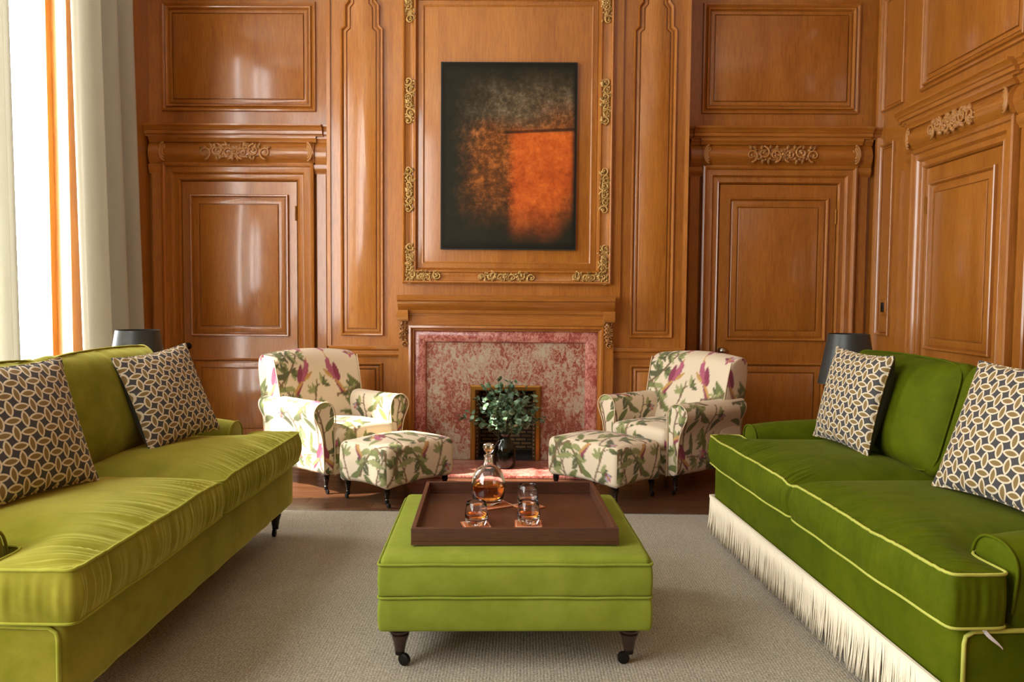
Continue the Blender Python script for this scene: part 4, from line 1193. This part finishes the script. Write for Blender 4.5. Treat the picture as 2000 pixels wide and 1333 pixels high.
def sq_loop(hw, hd, r, z, sd):
    P = []
    for cx, cy, a0 in ((hw-r, hd-r, 0), (-hw+r, hd-r, PI/2), (-hw+r, -hd+r, PI), (hw-r, -hd+r, 1.5*PI)):
        P += [(cx+r*math.cos(a0+a), cy+r*math.sin(a0+a), z) for a in np.linspace(0, PI/2, 6)]
    P = np.array(P); Q = []
    for a, b in zip(P, np.roll(P, -1, 0)):
        n = max(1, int(np.linalg.norm(b-a)/0.03))
        for i in range(n): Q.append(a+(b-a)*i/n)
    Q = np.array(Q); Q[:, 2] += 0.0016*wob(Q[:, 0]+Q[:, 1], sd, [1.3, 2.9, 5]); return Q
for z, pr in ((0.25, b1), (0.360, top)):
    m = MB(); m.tube(sq_loop(0.450, 0.442, 0.016, z, 7), 0.0045, 6, closed=True); m.build('piping', M['velvet_o'], pr, smooth=True)
for x in (-0.385, 0.385):
    for y in (-0.375, 0.375): turned_leg(OT, x, y, 0.14, 0.036, M['darkwood'], M['iron'], ang=-0.5 if x < 0 else PI)

# ------------------------------------------------------------------ tray with decanter and tumblers
TR = empty('tray', (-0.035, 3.090, 0.4040), math.radians(2.4), 'square walnut tray on the green ottoman', 'tray')
hw = 0.353
MB().box((-hw, -hw, 0.0), (hw, hw, 0.012)).build('tray_base', M['traywood'], TR)
for nm, a, b in (('tray_side', (-hw, -hw, 0.012), (hw, -hw+0.016, 0.058)), ('tray_side', (-hw, hw-0.016, 0.012), (hw, hw, 0.058)),
                 ('tray_side', (-hw, -hw+0.016, 0.012), (-hw+0.016, hw-0.016, 0.058)), ('tray_side', (hw-0.016, -hw+0.016, 0.012), (hw, hw-0.016, 0.058))):
    o = MB().box(a, b).build(nm, M['traywood'], TR); md = o.modifiers.new('b', 'BEVEL'); md.width = 0.002; md.segments = 2
for a, b in (((-hw+0.016, -hw+0.016, 0.012), (hw-0.016, -hw+0.03, 0.018)), ((-hw+0.016, hw-0.03, 0.012), (hw-0.016, hw-0.016, 0.018))):
    MB().box(a, b).build('tray_fillet', M['traywood'], TR)
TZ = 0.4040+0.0125
def coaster(x, y, rz, size, label):
    o = empty('coaster', (x, y, TZ), rz, label, 'coaster', 'tan leather coasters')
    v, f = rbox(size/2, size/2, 0.002, 0.0015, (2, 2, 1), 2); obj('leather', v+(0, 0, 0.002), f, M['leather'], o, auto=40)
    P = sq_loop(size/2-0.006, size/2-0.006, 0.004, 0.0042, 3); P[:, 2] = 0.0041
    m = MB(); m.tube(P, 0.0006, 4, closed=True); m.build('stitching', M['cotton'], o)
    return TZ+0.0042
def tumbler(x, y, z, label, fill):
    o = empty('tumbler', (x, y, z), 0, label, 'glass', 'whisky tumblers')
    outer = [(0.0005, 0.0), (0.030, 0.0), (0.036, 0.004), (0.040, 0.018), (0.0425, 0.034), (0.0415, 0.050), (0.038, 0.068), (0.0355, 0.082), (0.0345, 0.0835)]
    inner = [(0.0335, 0.082), (0.036, 0.066), (0.039, 0.050), (0.0395, 0.036), (0.034, 0.026), (0.020, 0.022), (0.0005, 0.021)]
    m = MB(); m.lathe(outer+inner, 40); m.build('glass_body', M['crystal'], o, auto=50)
    if fill:
        m = MB(); m.lathe([(0.0005, 0.0216), (0.020, 0.0226), (0.0338, 0.0266), (0.0385, 0.034), (0.0388, 0.0375), (0.0005, 0.0375)], 40); m.build('whisky', M['whisky'], o, auto=50)
    return o
zc = coaster(-0.163, 2.925, math.radians(14), 0.10, 'tan coaster under the left tumbler')
tumbler(-0.163, 2.925, zc, 'whisky tumbler nearest the decanter, left of the pair', True)
zc = coaster(0.026, 2.945, math.radians(1), 0.10, 'tan coaster under the front right tumbler')
tumbler(0.026, 2.945, zc, 'front tumbler of the pair on the right of the tray', True)
zc = coaster(0.026, 3.20, math.radians(35), 0.10, 'tan coaster under the rear tumbler')
tumbler(0.024, 3.20, zc, 'rear tumbler of the pair on the right of the tray', False)
zc = coaster(-0.120, 3.225, math.radians(32), 0.14, 'tan coaster under the decanter')
dc = empty('decanter', (-0.133, 3.23, zc), 0, 'round crystal decanter half full of whisky with stopper', 'decanter')
out = [(0.0005, 0.0), (0.040, 0.0), (0.052, 0.004), (0.061, 0.020), (0.0665, 0.046), (0.0675, 0.072), (0.0655, 0.096), (0.060, 0.118), (0.049, 0.137), (0.034, 0.149), (0.022, 0.156), (0.017, 0.166), (0.0165, 0.186), (0.021, 0.192), (0.020, 0.194)]
inn = [(0.0145, 0.192), (0.0125, 0.184), (0.0125, 0.164), (0.020, 0.153), (0.032, 0.145), (0.046, 0.133), (0.0562, 0.115), (0.0612, 0.094), (0.063, 0.072), (0.062, 0.046), (0.056, 0.026), (0.044, 0.016), (0.0005, 0.014)]
m = MB(); m.lathe(out+inn, 48); m.build('decanter_body', M['crystal'], dc, auto=50)
m = MB(); m.lathe([(0.0005, 0.0146), (0.0438, 0.0166), (0.0556, 0.0264), (0.0616, 0.046), (0.0626, 0.070), (0.0624, 0.076), (0.0005, 0.076)], 48); m.build('whisky', M['whisky'], dc, auto=50)
m = MB(); m.lathe([(0.0005, 0.166), (0.0105, 0.167), (0.0115, 0.188), (0.014, 0.195), (0.010, 0.200), (0.018, 0.212), (0.0235, 0.226), (0.020, 0.238), (0.010, 0.243), (0.0005, 0.244)], 10); m.build('stopper', M['crystal'], dc, auto=20)

# ------------------------------------------------------------------ bouquet in the hearth
vs = empty('vase', (CX, 5.80, 0.022), 0, 'dark green glass vase standing on the hearth', 'vase')
out = [(0.0005, 0.0), (0.066, 0.0), (0.076, 0.008), (0.082, 0.05), (0.082, 0.12), (0.074, 0.165), (0.050, 0.195), (0.040, 0.212), (0.042, 0.232), (0.050, 0.245)]
inn = [(0.046, 0.244), (0.036, 0.230), (0.035, 0.212), (0.046, 0.192), (0.068, 0.162), (0.076, 0.118), (0.076, 0.05), (0.068, 0.014), (0.0005, 0.010)]
m = MB(); m.lathe(out+inn, 36); m.build('glass_body', M['vase'], vs, auto=50)
bq = empty('leafy_bouquet', (CX, 5.80, 0.10), 0, 'bunch of grey green eucalyptus sprigs in the dark vase', 'bouquet')
rr = random.Random(4)
for k in range(34):
    az = 2*PI*k*0.382 + rr.uniform(-0.3, 0.3); spread = math.sqrt((k+0.5)/34)
    ex, ey = math.cos(az)*spread*0.31, math.sin(az)*spread*0.18
    if k in (30, 33): ex, ey = (-0.34, -0.06) if k == 30 else (0.27, -0.03)
    ez = 0.50*math.sqrt(max(0.05, 1-(spread*0.92)**2)) + 0.06 + rr.uniform(-0.04, 0.03)
    p0 = np.array([rr.uniform(-0.014, 0.014), rr.uniform(-0.014, 0.014), 0.10]); p1 = np.array([ex*0.25, ey*0.25, 0.22]); p2 = np.array([ex, ey, max(0.19, ez)])
    T = np.linspace(0, 1, 12); P = np.array([(1-t)**2*p0 + 2*t*(1-t)*p1 + t*t*p2 for t in T])
    st = MB(); st.tube(P, np.linspace(0.0028, 0.0012, 12), 5); so = st.build('stem', M['stem'], bq, smooth=True)
    m = MB()
    nl = 13
    for j in range(nl):
        t = 0.42+0.58*(j+0.5)/nl; i = min(10, int(t*11)); c = P[i]+(P[i+1]-P[i])*(t*11-i) if i < 11 else P[-1]
        dirv = np.array([rr.gauss(0, 1), rr.gauss(0, 1), rr.gauss(0.25, 0.8)]); dirv /= np.linalg.norm(dirv)
        L = rr.uniform(0.034, 0.056); w = L*rr.uniform(0.34, 0.46)
        sd_ = np.cross(dirv, [rr.gauss(0, 1), rr.gauss(0, 1), 1.0]); sd_ /= np.linalg.norm(sd_)+1e-9; nn = np.cross(dirv, sd_)
        v = []
        for q, ww, b in ((0, 0.12, 0), (0.3, 0.9, 0.10), (0.6, 1.0, 0.13), (0.85, 0.6, 0.05), (1.0, 0.05, -0.06)):
            for s in (-1, 0, 1): v.append(c + dirv*L*q + sd_*w*ww*s + nn*L*(b - 0.10*(s != 0)*ww))
        m.add(v, [(a*3+s, a*3+s+1, a*3+s+4, a*3+s+3) for a in range(4) for s in range(2)])
    lo = m.build('leaves', M['leaf'], so, smooth=True, recalc=False); lo['kind'] = 'stuff'

# ------------------------------------------------------------------ lamps on side tables beyond the sofas
def lamp_set(x, y, ztop, tlabel, llabel):
    t = empty('side_table', (x, y, 0), 0, tlabel, 'table', 'lamp tables')
    tz = ztop-0.60
    m = MB(); m.lathe([(0.0005, tz-0.022), (0.15, tz-0.022), (0.16, tz-0.015), (0.16, tz-0.005), (0.155, tz), (0.0005, tz)], 40); m.build('table_top', M['darkwood'], t, auto=40)
    m = MB(); m.lathe([(0.020, 0.10), (0.030, 0.14), (0.018, 0.20), (0.016, tz-0.09), (0.03, tz-0.05), (0.05, tz-0.022)], 20); m.build('column', M['darkwood'], t, auto=40)
    for k in range(3):
        a = 2*PI*k/3+0.4; P = [(0.015*math.cos(a), 0.015*math.sin(a), 0.15), (0.08*math.cos(a), 0.08*math.sin(a), 0.11), (0.15*math.cos(a), 0.15*math.sin(a), 0.03), (0.18*math.cos(a), 0.18*math.sin(a), 0.0135)]
        m = MB(); m.tube(bspline_open(P, 6), 0.013, 8); m.build('foot', M['darkwood'], t, smooth=True)
    l = empty('table_lamp', (x, y, tz+0.0005), 0, llabel, 'lamp', 'black shaded table lamps')
    m = MB(); m.lathe([(0.0005, 0), (0.07, 0), (0.072, 0.012), (0.05, 0.022), (0.03, 0.03), (0.055, 0.07), (0.065, 0.12), (0.05, 0.18), (0.022, 0.22), (0.018, 0.25), (0.0005, 0.252)], 28); m.build('lamp_base', M['brass'], l, auto=50)
    m = MB(); m.lathe([(0.009, 0.25), (0.009, 0.40)], 12); m.build('stem', M['brass'], l, smooth=True)
    m = MB(); m.lathe([(0.166, 0.300), (0.1155, 0.595), (0.1135, 0.595), (0.164, 0.300)], 48, closed=True); sh = m.build('lamp_shade', M['shade'], l, auto=50)
    m = MB()
    for k in range(3):
        a = 2*PI*k/3; m.tube([(0.008*math.cos(a), 0.008*math.sin(a), 0.40), (0.05*math.cos(a), 0.05*math.sin(a), 0.50), (0.1145*math.cos(a), 0.1145*math.sin(a), 0.585)], 0.002, 5)
    m.build('shade_carrier', M['brass'], sh, smooth=True)
lamp_set(-2.170, 4.58, 1.045, 'round dark side table behind the window-side sofa', 'black shaded lamp between the curtain and the panelled door')
lamp_set(1.920, 4.85, 1.045, 'round dark side table beyond the fringed sofa', 'black shaded lamp behind the far cushion of the fringed sofa')
